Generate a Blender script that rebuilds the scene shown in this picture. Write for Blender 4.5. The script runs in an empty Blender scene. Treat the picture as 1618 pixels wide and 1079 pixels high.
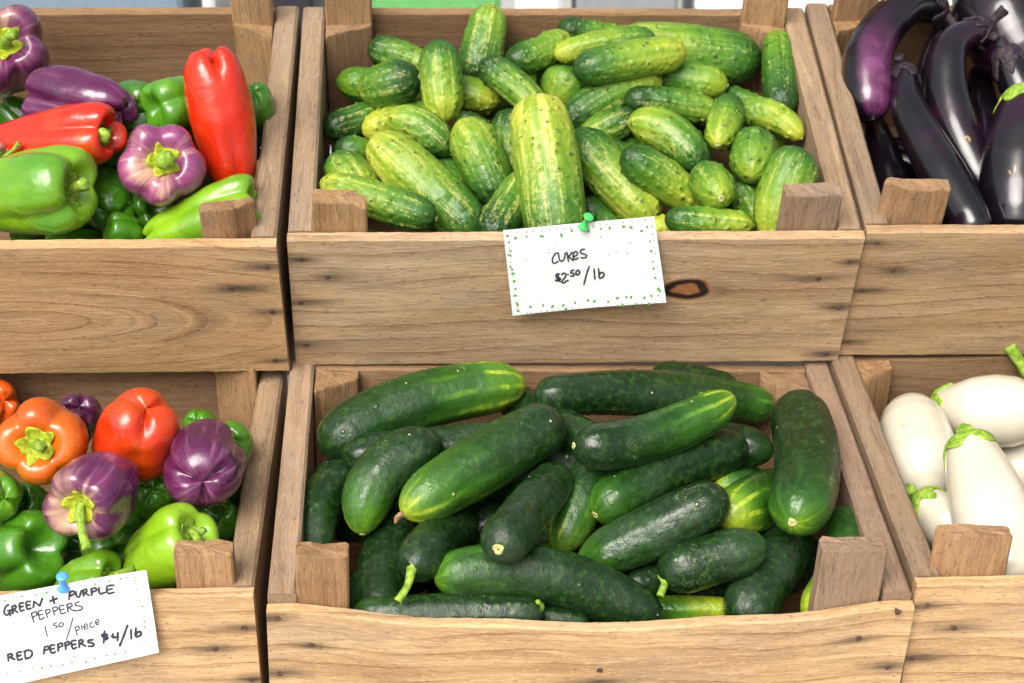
import bpy, math, random
import numpy as np
from mathutils import Vector, Matrix

# ------------------------------------------------------------------ camera, world, sun, exposure
scene = bpy.context.scene
C = scene.collection
FPX = 2852.0                      # focal length of the photograph in its own pixels (1618 wide)
CX, CY = 809.0, 539.5
PITCH = math.radians(24.0)
CAM = np.array([0.0, -1.45, 1.55])
R_ = np.array([1.0, 0.0, 0.0])
U_ = np.array([0.0, math.sin(PITCH), math.cos(PITCH)])
F_ = np.array([0.0, math.cos(PITCH), -math.sin(PITCH)])

cam_d = bpy.data.cameras.new('camera')
cam = bpy.data.objects.new('camera', cam_d)
C.objects.link(cam)
cam.location = CAM
cam.rotation_euler = (math.pi/2 - PITCH, 0, 0)
cam_d.sensor_width = 36.0
cam_d.lens = FPX/1618*36.0
cam_d.clip_start = 0.05
cam_d.clip_end = 400.0
cam_d.dof.use_dof = True
cam_d.dof.focus_distance = 1.34
cam_d.dof.aperture_fstop = 11.0
scene.camera = cam

SUN_EL, SUN_AZ = math.radians(47), math.radians(205)     # azimuth from +Y (north) clockwise: front left of the stall
world = bpy.data.worlds.new('World')
scene.world = world
world.use_nodes = True
wt = world.node_tree
bg = wt.nodes['Background']
sky = wt.nodes.new('ShaderNodeTexSky')
sky.sky_type = 'NISHITA'
sky.sun_disc = False
sky.sun_elevation = SUN_EL
sky.sun_rotation = SUN_AZ
sky.air_density = 1.0
sky.dust_density = 6.0
sky.ozone_density = 0.6
hsv = wt.nodes.new('ShaderNodeHueSaturation')
hsv.inputs['Saturation'].default_value = 0.35
wt.links.new(sky.outputs[0], hsv.inputs['Color'])
wt.links.new(hsv.outputs[0], bg.inputs['Color'])
bg.inputs['Strength'].default_value = 0.09
sun_d = bpy.data.lights.new('sun', 'SUN')
sun_d.energy = 1.5
sun_d.angle = math.radians(40)
sun_d.color = (1.0, 0.95, 0.87)
sun = bpy.data.objects.new('sun', sun_d)
C.objects.link(sun)
sdir = Vector((math.sin(SUN_AZ)*math.cos(SUN_EL), math.cos(SUN_AZ)*math.cos(SUN_EL), math.sin(SUN_EL)))
sun.location = sdir*6
sun.rotation_euler = (-sdir).to_track_quat('-Z', 'Y').to_euler()
vs = scene.view_settings
vs.view_transform = 'Standard'
vs.look = 'None'
vs.gamma = 1.0
vs.exposure = 1.1

# ------------------------------------------------------------------ small helpers
def ray(px, py):
    return F_ + R_*((px - CX)/FPX) + U_*((CY - py)/FPX)
def at(px, py, d):
    return CAM + ray(px, py)*d
def unit(v):
    return v/np.linalg.norm(v)
def tag(o, label=None, cat=None, group=None, kind=None):
    if label: o['label'] = label
    if cat: o['category'] = cat
    if group: o['group'] = group
    if kind: o['kind'] = kind
    return o
def empty(name, loc):
    o = bpy.data.objects.new(name, None)
    o.empty_display_size = 0.02
    C.objects.link(o)
    o.location = loc
    return o
def link_mesh(name, verts, faces, mat, parent=None, origin=(0, 0, 0), smooth=True, uv=None, attrs=None):
    """verts in world space; the object sits at 'origin' (world) or under its parent (all unrotated)"""
    v = np.asarray(verts, float) - np.asarray(origin, float)
    me = bpy.data.meshes.new(name)
    me.from_pydata(v.tolist(), [], [tuple(int(i) for i in f) for f in faces])
    if smooth:
        me.polygons.foreach_set('use_smooth', [True]*len(me.polygons))
    if uv is not None:
        l = me.uv_layers.new(name='UVMap')
        idx = np.empty(len(me.loops), int)
        me.loops.foreach_get('vertex_index', idx)
        uv = np.asarray(uv, float)
        l.data.foreach_set('uv', (uv[idx] if len(uv) != len(idx) else uv).ravel())
    for k, a in (attrs or {}).items():
        a = np.asarray(a, float)
        t = me.attributes.new(k, 'FLOAT_VECTOR' if a.ndim == 2 else 'FLOAT', 'POINT')
        t.data.foreach_set('vector' if a.ndim == 2 else 'value', a.ravel())
    me.materials.append(mat)
    me.update()
    o = bpy.data.objects.new(name, me)
    C.objects.link(o)
    if parent is not None:
        o.parent = parent
        po = np.array(parent.matrix_world.translation) if parent.parent is None else None
        o.location = np.asarray(origin, float) - np.asarray(world_of(parent))
    else:
        o.location = origin
    return o
def world_of(o):
    p = np.zeros(3)
    while o is not None:
        p = p + np.array(o.location)
        o = o.parent
    return p

# ------------------------------------------------------------------ node helper
class NT:
    def __init__(s, name):
        s.m = bpy.data.materials.new(name)
        s.m.use_nodes = True
        s.t = s.m.node_tree
        s.b = s.t.nodes['Principled BSDF']
    def n(s, typ, **kw):
        nd = s.t.nodes.new('ShaderNode' + typ)
        for k, v in kw.items():
            setattr(nd, k, v)
        return nd
    def put(s, sock, v):
        if isinstance(v, bpy.types.NodeSocket):
            s.t.links.new(v, sock)
        elif v is not None:
            sock.default_value = v
    def math(s, op, a, b=None, c=None, clamp=False):
        nd = s.n('Math', operation=op, use_clamp=clamp)
        for i, v in enumerate((a, b, c)):
            if v is not None: s.put(nd.inputs[i], v)
        return nd.outputs[0]
    def vmath(s, op, a, b=None):
        nd = s.n('VectorMath', operation=op)
        s.put(nd.inputs[0], a)
        if b is not None: s.put(nd.inputs[1], b)
        return nd.outputs[0]
    def noise(s, vec, scale, detail=2.0, rough=0.5, dist=0.0):
        nd = s.n('TexNoise')
        s.put(nd.inputs['Vector'], vec)
        nd.inputs['Scale'].default_value = scale
        nd.inputs['Detail'].default_value = detail
        nd.inputs['Roughness'].default_value = rough
        nd.inputs['Distortion'].default_value = dist
        return nd.outputs['Fac']
    def vor(s, vec, scale, rnd=1.0):
        nd = s.n('TexVoronoi')
        s.put(nd.inputs['Vector'], vec)
        nd.inputs['Scale'].default_value = scale
        nd.inputs['Randomness'].default_value = rnd
        return nd
    def ss(s, v, lo, hi, a=0.0, b=1.0):
        nd = s.n('MapRange', interpolation_type='SMOOTHSTEP')
        s.put(nd.inputs[0], v)
        for i, q in enumerate((lo, hi, a, b)): s.put(nd.inputs[i+1], q)
        return nd.outputs[0]
    def mix(s, f, a, b, mode='MIX'):
        nd = s.n('Mix', data_type='RGBA', blend_type=mode)
        s.put(nd.inputs[0], f)
        s.put(nd.inputs[6], a if not isinstance(a, tuple) else (*a[:3], 1))
        s.put(nd.inputs[7], b if not isinstance(b, tuple) else (*b[:3], 1))
        return nd.outputs[2]
    def ramp(s, f, stops):
        nd = s.n('ValToRGB')
        e = nd.color_ramp.elements
        while len(e) < len(stops): e.new(0.5)
        for i, (p, c) in enumerate(stops):
            e[i].position = p
            e[i].color = (*c, 1)
        s.put(nd.inputs[0], f)
        return nd.outputs[0]
    def bump(s, h, strength, dist, prev=None):
        nd = s.n('Bump')
        nd.inputs['Strength'].default_value = strength
        nd.inputs['Distance'].default_value = dist
        s.put(nd.inputs['Height'], h)
        if prev is not None: s.put(nd.inputs['Normal'], prev)
        return nd.outputs[0]
    def seedpos(s, k=31.0):
        tc = s.n('TexCoord'); oi = s.n('ObjectInfo')
        off = s.math('MULTIPLY', oi.outputs['Random'], k)
        return s.vmath('ADD', tc.outputs['Object'], off)
    def uv(s):
        nd = s.n('SeparateXYZ')
        s.put(nd.inputs[0], s.n('UVMap', uv_map='UVMap').outputs[0])
        return nd.outputs[0], nd.outputs[1]
    def ocol(s):
        """per-object parameters stored in the object colour: r, g, b"""
        nd = s.n('SeparateColor')
        s.put(nd.inputs[0], s.n('ObjectInfo').outputs['Color'])
        return nd.outputs
    def out(s, **kw):
        for k, v in kw.items():
            sk = s.b.inputs[k.replace('_', ' ')]
            s.put(sk, (*v, 1) if isinstance(v, tuple) and sk.type == 'RGBA' else v)
        return s.m

# ------------------------------------------------------------------ materials
def mat_plain(name, col, rough=0.5, spec=0.5, var=0.08, **kw):
    t = NT(name)
    P = t.seedpos()
    n = t.noise(P, 90, 3)
    c = t.mix(t.ss(n, 0.3, 0.7), tuple(q*(1 - var) for q in col), tuple(min(1, q*(1 + var*.6)) for q in col))
    t.out(Base_Color=c, Roughness=rough, Specular_IOR_Level=spec, **kw)
    return t.m

def mat_wood(name, light, mid, dark, grey=0.35, ringf=55.0, ringamt=0.5, rough_sawn=0.0012):
    """weathered crate board. vertex attribute 'grain' = (along, across warped by knots, depth); 'stain', 'knot' = marks"""
    t = NT(name)
    g = t.n('Attribute', attribute_name='grain').outputs['Vector']
    stain = t.n('Attribute', attribute_name='stain').outputs['Fac']
    knot = t.n('Attribute', attribute_name='knot').outputs['Fac']
    oi = t.n('ObjectInfo')
    off = t.math('MULTIPLY', oi.outputs['Random'], 23.0)
    G = t.vmath('ADD', g, off)
    F = t.vmath('ADD', t.n('Attribute', attribute_name='flat').outputs['Vector'], off)
    def st(x, y):                                    # follows the warped growth rings
        return t.vmath('MULTIPLY', G, (x, y, y))
    def sf(x, y):                                    # straight along the board
        return t.vmath('MULTIPLY', F, (x, y, y))
    broad = t.noise(st(3.0, 26.0), 1.0, 3, 0.55, 0.4)
    blotch = t.noise(sf(9.0, 22.0), 1.0, 3, 0.6)
    fine = t.noise(sf(40.0, 480.0), 1.0, 5, 0.75)
    fibre = t.noise(sf(120.0, 900.0), 1.0, 3, 0.7)
    sep = t.n('SeparateXYZ'); t.put(sep.inputs[0], g)
    wob = t.noise(st(5.0, 14.0), 1.0, 2)
    wob2 = t.noise(sf(60.0, 120.0), 1.0, 2)
    r = t.math('ADD', t.math('MULTIPLY', sep.outputs[1], ringf), t.math('ADD', t.math('MULTIPLY', wob, 1.3), t.math('MULTIPLY', wob2, 0.16)))
    saw = t.math('FRACT', r)
    ringd = t.math('MULTIPLY', t.math('POWER', saw, 6.0), t.ss(saw, 1.0, 0.96))
    ringd = t.math('MULTIPLY', ringd, t.ss(t.noise(st(6.0, 30.0), 1.0, 2), 0.33, 0.58))
    col = t.ramp(t.math('ADD', t.math('MULTIPLY', broad, 0.75), t.math('MULTIPLY', fine, 0.3)),
                 [(0.28, dark), (0.48, mid), (0.72, light)])
    gcol = (0.27, 0.215, 0.165)
    col = t.mix(t.math('MULTIPLY', t.ss(blotch, 0.42, 0.72), grey), col, gcol)
    col = t.mix(t.math('MULTIPLY', ringd, ringamt), col, (dark[0]*0.55, dark[1]*0.38, dark[2]*0.30))
    col = t.mix(t.ss(fine, 0.50, 0.64, 0, 0.42), col, tuple(q*0.55 for q in dark))
    col = t.mix(t.ss(fibre, 0.52, 0.68, 0, 0.42), col, tuple(min(1, q*1.3) for q in light))
    med = t.noise(sf(22.0, 240.0), 1.0, 5, 0.78)
    col = t.mix(t.ss(med, 0.50, 0.66, 0, 0.40), col, tuple(q*0.70 for q in dark))
    col = t.mix(t.ss(t.noise(st(9.0, 80.0), 1.0, 4, 0.7, 0.5), 0.5, 0.68, 0, 0.45), col, tuple(min(1, q*1.15) for q in light))
    spk = t.noise(sf(170.0, 520.0), 1.0, 2)
    col = t.mix(t.ss(spk, 0.62, 0.72, 0, 0.5), col, tuple(q*0.3 for q in dark))
    col = t.mix(1.0, col, oi.outputs['Color'], 'MULTIPLY')
    sm = t.math('MULTIPLY', stain, t.math('ADD', 0.45, t.math('MULTIPLY', fine, 1.1)), clamp=True)
    col = t.mix(t.math('MULTIPLY', sm, 0.92), col, (0.035, 0.027, 0.022))
    col = t.mix(t.ss(knot, 0.03, 0.40), col, t.ramp(knot, [(0.0, mid), (0.3, (0.30, 0.140, 0.052)), (0.52, (0.30, 0.115, 0.040)), (0.70, (0.17, 0.062, 0.024)), (0.86, (0.022, 0.014, 0.011)), (1.0, (0.016, 0.012, 0.010))]))
    h = t.math('ADD', t.math('MULTIPLY', fine, 0.8), t.math('ADD', t.math('MULTIPLY', fibre, 0.5), t.math('MULTIPLY', ringd, -0.4)))
    nrm = t.bump(h, 0.6, rough_sawn)
    t.out(Base_Color=col, Roughness=0.78, Specular_IOR_Level=0.25, Normal=nrm)
    return t.m

def mat_pickle():
    t = NT('pickling cucumber skin')
    P = t.seedpos(); u, v = t.uv(); oc = t.ocol()      # r: yellowness, g: speckle, b: darkness of the stem end
    n1 = t.noise(P, 55, 3)
    a = t.math('MULTIPLY', u, 6.28318)
    wob = t.math('MULTIPLY', t.noise(P, 70, 2), 2.4)
    stripe = t.math('COSINE', t.math('ADD', t.math('MULTIPLY', a, 8.0), wob))
    stripe = t.ss(stripe, 0.1, 1.0)
    top = t.math('COSINE', a)                            # 1 on the side turned to the viewer
    lst = t.n('CombineXYZ')
    t.put(lst.inputs[0], t.math('MULTIPLY', t.math('COSINE', a), 7.0)); t.put(lst.inputs[1], t.math('MULTIPLY', t.math('SINE', a), 7.0))
    t.put(lst.inputs[2], t.math('ADD', t.math('MULTIPLY', v, 3.0), t.math('MULTIPLY', t.n('ObjectInfo').outputs['Random'], 60.0)))
    lon = t.noise(lst.outputs[0], 1.0, 3, 0.6)
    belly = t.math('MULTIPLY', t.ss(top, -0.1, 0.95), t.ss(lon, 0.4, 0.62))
    f = t.math('ADD', t.math('MULTIPLY', v, 0.62), t.math('MULTIPLY', n1, 0.42))
    f = t.math('ADD', f, t.math('MULTIPLY', t.math('SUBTRACT', oc[0], 0.5), 0.9))
    f = t.math('SUBTRACT', f, t.math('MULTIPLY', oc[2], t.ss(v, 0.55, 0.1)))
    f = t.math('ADD', f, t.math('MULTIPLY', stripe, t.math('MULTIPLY', t.ss(v, 0.15, 0.8), 0.07)))
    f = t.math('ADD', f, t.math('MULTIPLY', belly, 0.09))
    col = t.ramp(f, [(0.05, (0.012, 0.050, 0.006)), (0.28, (0.028, 0.105, 0.009)), (0.5, (0.075, 0.185, 0.012)),
                     (0.74, (0.185, 0.285, 0.018)), (0.98, (0.40, 0.42, 0.035))])
    fl = t.noise(P, 950, 3, 0.65)
    fl2 = t.noise(P, 260, 2, 0.6)
    zone = t.math('MULTIPLY', t.math('ADD', t.math('MULTIPLY', stripe, 0.5), t.math('MULTIPLY', belly, 0.8)), t.math('MULTIPLY', oc[1], t.ss(v, 0.02, 0.35)))
    thr = t.math('SUBTRACT', 0.655, t.math('MULTIPLY', zone, 0.20))
    sp = t.ss(t.math('SUBTRACT', t.math('ADD', t.math('MULTIPLY', fl, 0.6), t.math('MULTIPLY', fl2, 0.4)), thr), -0.05, 0.06)
    col = t.mix(t.math('MULTIPLY', sp, 0.5), col, (0.52, 0.51, 0.16))
    vd = t.vor(P, 130)
    gate = t.math('GREATER_THAN', t.noise(P, 90, 1), 0.46)
    dot = t.math('MULTIPLY', t.ss(vd.outputs['Distance'], 0.20, 0.11), gate)
    col = t.mix(t.math('MULTIPLY', dot, 0.85), col, (0.03, 0.035, 0.014))
    w = t.ss(vd.outputs['Distance'], 0.55, 0.0)
    nrm = t.bump(t.math('ADD', t.math('MULTIPLY', w, gate), t.math('MULTIPLY', fl2, 0.5)), 0.75, 0.0016)
    rg = t.ss(t.noise(P, 45, 2), 0.3, 0.7, 0.36, 0.52)
    t.out(Base_Color=col, Roughness=rg, Specular_IOR_Level=0.42, Normal=nrm)
    return t.m

def mat_slicer():
    t = NT('slicing cucumber skin')
    P = t.seedpos(); u, v = t.uv(); oc = t.ocol()       # r: how far the lime blossom end reaches, g: stripes, b: dust
    n1 = t.noise(P, 34, 3)
    a = t.math('MULTIPLY', u, 6.28318)
    wob = t.math('MULTIPLY', t.noise(P, 32, 3), 4.0)
    st = t.math('COSINE', t.math('ADD', t.math('MULTIPLY', a, 9.0), wob))
    st = t.math('MULTIPLY', t.ss(st, 0.3, 1.0), t.ss(t.noise(P, 40, 3), 0.36, 0.6))
    top = t.math('COSINE', a)
    f = t.math('ADD', t.math('POWER', v, 1.6), t.math('MULTIPLY', t.math('SUBTRACT', n1, 0.5), 0.55))
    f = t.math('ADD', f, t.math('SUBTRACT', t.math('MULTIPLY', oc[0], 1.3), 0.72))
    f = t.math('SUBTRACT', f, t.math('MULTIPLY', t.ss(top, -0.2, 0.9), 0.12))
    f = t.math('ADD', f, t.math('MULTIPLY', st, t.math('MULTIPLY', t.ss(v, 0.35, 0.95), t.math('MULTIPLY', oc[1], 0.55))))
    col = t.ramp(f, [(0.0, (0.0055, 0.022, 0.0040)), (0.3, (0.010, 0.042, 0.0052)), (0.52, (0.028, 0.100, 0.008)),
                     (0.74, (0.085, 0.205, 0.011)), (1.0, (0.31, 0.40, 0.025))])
    mott = t.noise(P, 170, 3, 0.6)
    col = t.mix(t.ss(mott, 0.48, 0.70, 0, 0.45), col, (0.036, 0.105, 0.018))
    dust = t.math('MULTIPLY', t.ss(t.noise(P, 24, 4, 0.65), 0.42, 0.7), oc[2])
    col = t.mix(t.math('MULTIPLY', dust, 0.30), col, (0.10, 0.15, 0.095))
    vd = t.vor(P, 62)
    dot = t.ss(vd.outputs['Distance'], 0.075, 0.04)
    dot = t.math('MULTIPLY', dot, t.math('GREATER_THAN', t.noise(P, 130, 1), 0.45))
    col = t.mix(t.math('MULTIPLY', dot, 0.8), col, (0.50, 0.55, 0.40))
    scr = t.vmath('MULTIPLY', P, (1.0, 1.0, 1.0))
    sn = t.noise(scr, 48, 4, 0.55, 1.8)
    line = t.math('MULTIPLY', t.ss(t.math('ABSOLUTE', t.math('SUBTRACT', sn, 0.5)), 0.006, 0.0), t.math('GREATER_THAN', t.noise(P, 21, 1), 0.63))
    col = t.mix(t.math('MULTIPLY', line, 0.5), col, (0.38, 0.42, 0.18))
    w = t.ss(vd.outputs['Distance'], 0.16, 0.0)
    nrm = t.bump(t.math('ADD', w, t.math('ADD', t.math('MULTIPLY', mott, 0.35), t.math('ADD', t.math('MULTIPLY', t.noise(P, 48, 2, 0.5), 2.0), t.math('MULTIPLY', t.noise(P, 210, 3, 0.65), 0.9)))), 0.55, 0.0014)
    rg = t.math('ADD', t.ss(t.noise(P, 38, 4, 0.65), 0.38, 0.60, 0.17, 0.44), t.math('MULTIPLY', dust, 0.22))
    t.out(Base_Color=col, Roughness=rg, Specular_IOR_Level=0.42, Normal=nrm)
    return t.m

def mat_pepper(name, stops, streak=None, streak_amt=0.0, blush=None, rough=0.24, cream=None):
    """stops: ramp of skin colours; streak: colour of fine lengthwise streaks; blush: second colour in big patches"""
    t = NT(name)
    P = t.seedpos(); u, v = t.uv(); oc = t.ocol()       # r: tone, g: blush amount, b: cream amount
    n1 = t.noise(P, 24, 3)
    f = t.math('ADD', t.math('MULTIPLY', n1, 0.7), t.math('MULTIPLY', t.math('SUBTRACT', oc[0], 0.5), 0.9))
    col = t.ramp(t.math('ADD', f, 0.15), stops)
    cmb = t.n('CombineXYZ')
    ang = t.math('MULTIPLY', u, 6.28318)
    t.put(cmb.inputs[0], t.math('MULTIPLY', t.math('COSINE', ang), 5.4)); t.put(cmb.inputs[1], t.math('MULTIPLY', t.math('SINE', ang), 5.4))
    t.put(cmb.inputs[2], t.math('ADD', t.math('MULTIPLY', v, 2.6), t.math('MULTIPLY', t.n('ObjectInfo').outputs['Random'], 40.0)))
    sn = t.noise(cmb.outputs[0], 1.0, 4, 0.65)
    if streak:
        col = t.mix(t.math('MULTIPLY', t.ss(sn, 0.48, 0.75), streak_amt), col, streak)
    if blush:
        bm = t.ss(t.math('ADD', t.noise(P, 17, 2), t.math('SUBTRACT', oc[1], 0.5)), 0.42, 0.68)
        col = t.mix(bm, col, blush)
    if cream:
        cm = t.math('ADD', t.math('MULTIPLY', t.noise(P, 26, 2), 0.62), t.math('ADD', t.math('MULTIPLY', sn, 0.38), t.ss(v, 0.10, 0.62, 0.10, -0.16)))
        cm = t.math('MULTIPLY', t.ss(cm, 0.52, 0.74), oc[2])
        col = t.mix(cm, col, cream)
    spot = t.vor(P, 55)
    sp = t.math('MULTIPLY', t.ss(spot.outputs['Distance'], 0.05, 0.03), t.math('GREATER_THAN', t.noise(P, 60, 1), 0.6))
    col = t.mix(t.math('MULTIPLY', sp, 0.6), col, (0.10, 0.05, 0.02))
    cr = t.math('MULTIPLY', t.ss(t.math('ABSOLUTE', t.math('SUBTRACT', t.noise(t.vmath('ADD', P, (7.7, 7.7, 7.7)), 30, 3, 0.55, 1.2), 0.5)), 0.007, 0.0), t.math('GREATER_THAN', t.noise(P, 16, 1), 0.62))
    col = t.mix(t.math('MULTIPLY', cr, 0.45), col, (0.40, 0.24, 0.11))
    nrm = t.bump(t.math('ADD', t.noise(P, 120, 2), t.math('MULTIPLY', t.noise(P, 45, 3), 2.6)), 0.34, 0.0019)
    rg = t.ss(t.noise(P, 30, 3), 0.3, 0.75, rough - 0.05, rough + 0.16)
    t.out(Base_Color=col, Roughness=rg, Specular_IOR_Level=0.5, Normal=nrm, Coat_Weight=0.38, Coat_Roughness=0.10)
    return t.m

def mat_eggplant():
    t = NT('purple eggplant skin')
    P = t.seedpos(); u, v = t.uv(); oc = t.ocol()        # r: violet patch, g: tone
    n1 = t.noise(P, 22, 3)
    col = t.ramp(t.math('ADD', n1, t.math('SUBTRACT', oc[1], 0.5)), [(0.3, (0.0035, 0.0028, 0.0042)), (0.6, (0.006, 0.0035, 0.0065)), (0.95, (0.030, 0.006, 0.022))])
    a = t.math('MULTIPLY', u, 6.28318)
    pm = t.math('MULTIPLY', t.math('MULTIPLY', t.ss(v, 0.48, 0.66), t.ss(v, 0.99, 0.86)), t.ss(t.math('ADD', t.math('COSINE', t.math('ADD', a, 0.35)), t.math('MULTIPLY', n1, 0.3)), 0.42, 0.85))
    col = t.mix(t.math('MULTIPLY', pm, oc[0]), col, t.mix(t.ss(t.noise(P, 60, 3), 0.4, 0.65), (0.080, 0.017, 0.060), (0.15, 0.038, 0.112)))
    vd = t.vor(t.vmath('MULTIPLY', P, (1.0, 1.0, 0.45)), 26)
    sc = t.math('MULTIPLY', t.ss(vd.outputs['Distance'], 0.10, 0.06), t.math('GREATER_THAN', t.noise(P, 130, 2), 0.52))
    col = t.mix(t.math('MULTIPLY', sc, 0.75), col, (0.40, 0.25, 0.10))
    rg = t.ss(t.noise(P, 40, 3), 0.3, 0.7, 0.14, 0.30)
    nrm = t.bump(t.math('ADD', t.noise(P, 60, 2), t.math('MULTIPLY', t.noise(P, 22, 2), 2.0)), 0.15, 0.0014)
    t.out(Base_Color=col, Roughness=rg, Specular_IOR_Level=0.5, Normal=nrm, Coat_Weight=0.35, Coat_Roughness=0.1)
    return t.m

def mat_white_eggplant():
    t = NT('white eggplant skin')
    P = t.seedpos(); u, v = t.uv()
    n1 = t.noise(P, 18, 3)
    col = t.mix(t.ss(n1, 0.35, 0.7), (0.53, 0.49, 0.385), (0.595, 0.56, 0.46))
    col = t.mix(t.ss(v, 0.3, 0.0, 0, 0.25), col, (0.48, 0.49, 0.27))
    vd = t.vor(P, 17)
    sc = t.math('MULTIPLY', t.ss(t.math('ADD', vd.outputs['Distance'], t.math('MULTIPLY', t.noise(P, 240, 2), 0.06)), 0.125, 0.085), t.math('GREATER_THAN', t.noise(P, 33, 1), 0.42))
    col = t.mix(t.math('MULTIPLY', sc, 0.75), col, t.mix(t.ss(t.noise(P, 500, 2), 0.45, 0.6), (0.50, 0.33, 0.13), (0.28, 0.15, 0.05)))
    nrm = t.bump(t.noise(P, 35, 2), 0.12, 0.002)
    t.out(Base_Color=col, Roughness=0.24, Specular_IOR_Level=0.5, Normal=nrm, Coat_Weight=0.6, Coat_Roughness=0.12, Subsurface_Weight=0.12, Subsurface_Scale=0.004, Subsurface_Radius=(1.0, 0.8, 0.5))
    return t.m

def mat_stem(name, c1, c2, c3, rough=0.6):
    t = NT(name)
    P = t.seedpos()
    n = t.noise(P, 260, 3, 0.6)
    col = t.ramp(n, [(0.3, c1), (0.52, c2), (0.72, c3)])
    t.out(Base_Color=col, Roughness=rough, Specular_IOR_Level=0.3, Normal=t.bump(n, 0.6, 0.001))
    return t.m

M = {}
M['wood_front'] = mat_wood('weathered tan pine', (0.605, 0.425, 0.245), (0.475, 0.307, 0.160), (0.31, 0.180, 0.086), 0.42, 62.0, 0.8)
M['wood_grey'] = mat_wood('grey brown weathered pine', (0.36, 0.255, 0.165), (0.275, 0.185, 0.115), (0.17, 0.108, 0.064), 0.45, 90.0, 0.35)
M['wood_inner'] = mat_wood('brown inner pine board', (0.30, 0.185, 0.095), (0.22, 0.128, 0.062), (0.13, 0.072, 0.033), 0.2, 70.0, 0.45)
M['wood_post'] = mat_wood('reddish sawn pine post', (0.46, 0.29, 0.15), (0.34, 0.195, 0.093), (0.20, 0.108, 0.048), 0.2, 120.0, 0.4, 0.003)
M['nail'] = mat_stem('rusted nail head', (0.045, 0.028, 0.02), (0.10, 0.052, 0.035), (0.17, 0.10, 0.07), 0.6)
M['pickle'] = mat_pickle()
M['slicer'] = mat_slicer()
M['pepper_green'] = mat_pepper('green pepper skin', [(0.15, (0.022, 0.105, 0.006)), (0.5, (0.062, 0.215, 0.009)), (0.85, (0.215, 0.40, 0.012))])
M['pepper_purple'] = mat_pepper('purple pepper skin', [(0.2, (0.028, 0.005, 0.026)), (0.5, (0.085, 0.010, 0.058)), (0.95, (0.27, 0.055, 0.165))],
                                streak=(0.33, 0.115, 0.225), streak_amt=0.55, cream=(0.60, 0.40, 0.22))
M['pepper_red'] = mat_pepper('red pepper skin', [(0.2, (0.38, 0.007, 0.003)), (0.5, (0.52, 0.020, 0.003)), (0.85, (0.60, 0.070, 0.005))], blush=(0.58, 0.085, 0.005))
M['pepper_orange'] = mat_pepper('orange pepper skin', [(0.2, (0.50, 0.050, 0.003)), (0.5, (0.58, 0.110, 0.004)), (0.85, (0.62, 0.19, 0.006))], blush=(0.30, 0.19, 0.010))
M['eggplant'] = mat_eggplant()
M['white_eggplant'] = mat_white_eggplant()
M['stem_green'] = mat_stem('fresh green stem', (0.10, 0.20, 0.02), (0.22, 0.36, 0.035), (0.40, 0.48, 0.08))
M['stem_dark'] = mat_stem('dark purple calyx', (0.010, 0.008, 0.012), (0.026, 0.016, 0.026), (0.075, 0.055, 0.050))
M['calyx_lime'] = mat_stem('lime pepper calyx', (0.16, 0.20, 0.012), (0.36, 0.42, 0.02), (0.52, 0.50, 0.06))
M['scar'] = mat_stem('dry pale scar', (0.22, 0.20, 0.06), (0.42, 0.42, 0.16), (0.55, 0.52, 0.26))
M['dry'] = mat_stem('dry brown withered blossom', (0.10, 0.055, 0.025), (0.25, 0.15, 0.07), (0.42, 0.30, 0.15))
M['paper'] = mat_plain('white card', (0.82, 0.82, 0.82), 0.75, 0.2, var=0.02)
M['ink'] = mat_plain('dark grey marker ink', (0.042, 0.040, 0.060), 0.6, 0.3)
M['ink_green'] = mat_plain('green marker dots', (0.13, 0.36, 0.08), 0.7, 0.2)
M['ink_pale'] = mat_plain('faded marker dots', (0.42, 0.48, 0.53), 0.7, 0.2)
M['pin_green'] = mat_plain('green pin plastic', (0.05, 0.50, 0.10), 0.25, 0.5, Coat_Weight=0.3, Transmission_Weight=0.0)
M['pin_blue'] = mat_plain('blue pin plastic', (0.08, 0.33, 0.78), 0.25, 0.5, Coat_Weight=0.3)
M['white_board'] = mat_plain('white painted board', (0.70, 0.70, 0.68), 0.6, 0.3)
M['ground'] = mat_plain('pale concrete', (0.36, 0.355, 0.34), 0.9, 0.2)
M['tote_green'] = mat_plain('green plastic', (0.11, 0.34, 0.10), 0.45)
M['tote_grey'] = mat_plain('grey plastic', (0.22, 0.225, 0.235), 0.45)
M['tote_blue'] = mat_plain('grey blue plastic', (0.15, 0.20, 0.26), 0.45)
M['tote_white'] = mat_plain('white plastic', (0.74, 0.75, 0.76), 0.4)
M['tote_black'] = mat_plain('black plastic', (0.012, 0.013, 0.018), 0.5)
M['cloth_white'] = mat_plain('white table cloth', (0.72, 0.73, 0.74), 0.85)
M['steel'] = mat_plain('grey steel', (0.3, 0.3, 0.3), 0.4, 0.5, Metallic=0.8)

# ------------------------------------------------------------------ the setting and what stands behind the stall
def box_mesh(name, lo, hi, mat, parent=None, bev=0.004, taper=0.0):
    """axis-aligned box in world space with chamfered edges and an optional inward taper towards the bottom"""
    lo = np.array(lo, float); hi = np.array(hi, float)
    c = (lo + hi)/2; h = (hi - lo)/2
    vs_, fs = [], []
    zs = [(-h[2], bev), (-h[2] + bev, 0), (h[2] - bev, 0), (h[2], bev)]
    for z, ins in zs:
        k = 1.0 - taper*(0.5 - z/(2*h[2]))
        a, b = h[0]*k - ins, h[1]*k - ins
        for x, y in ((-a+bev, -b), (a-bev, -b), (a, -b+bev), (a, b-bev), (a-bev, b), (-a+bev, b), (-a, b-bev), (-a, -b+bev)):
            vs_.append(c + (x, y, z))
    for i in range(3):
        for j in range(8):
            fs.append((i*8+j, i*8+(j+1) % 8, (i+1)*8+(j+1) % 8, (i+1)*8+j))
    fs.append(tuple(range(7, -1, -1))); fs.append(tuple(range(24, 32)))
    return link_mesh(name, vs_, fs, mat, parent, c, smooth=False)

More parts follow.
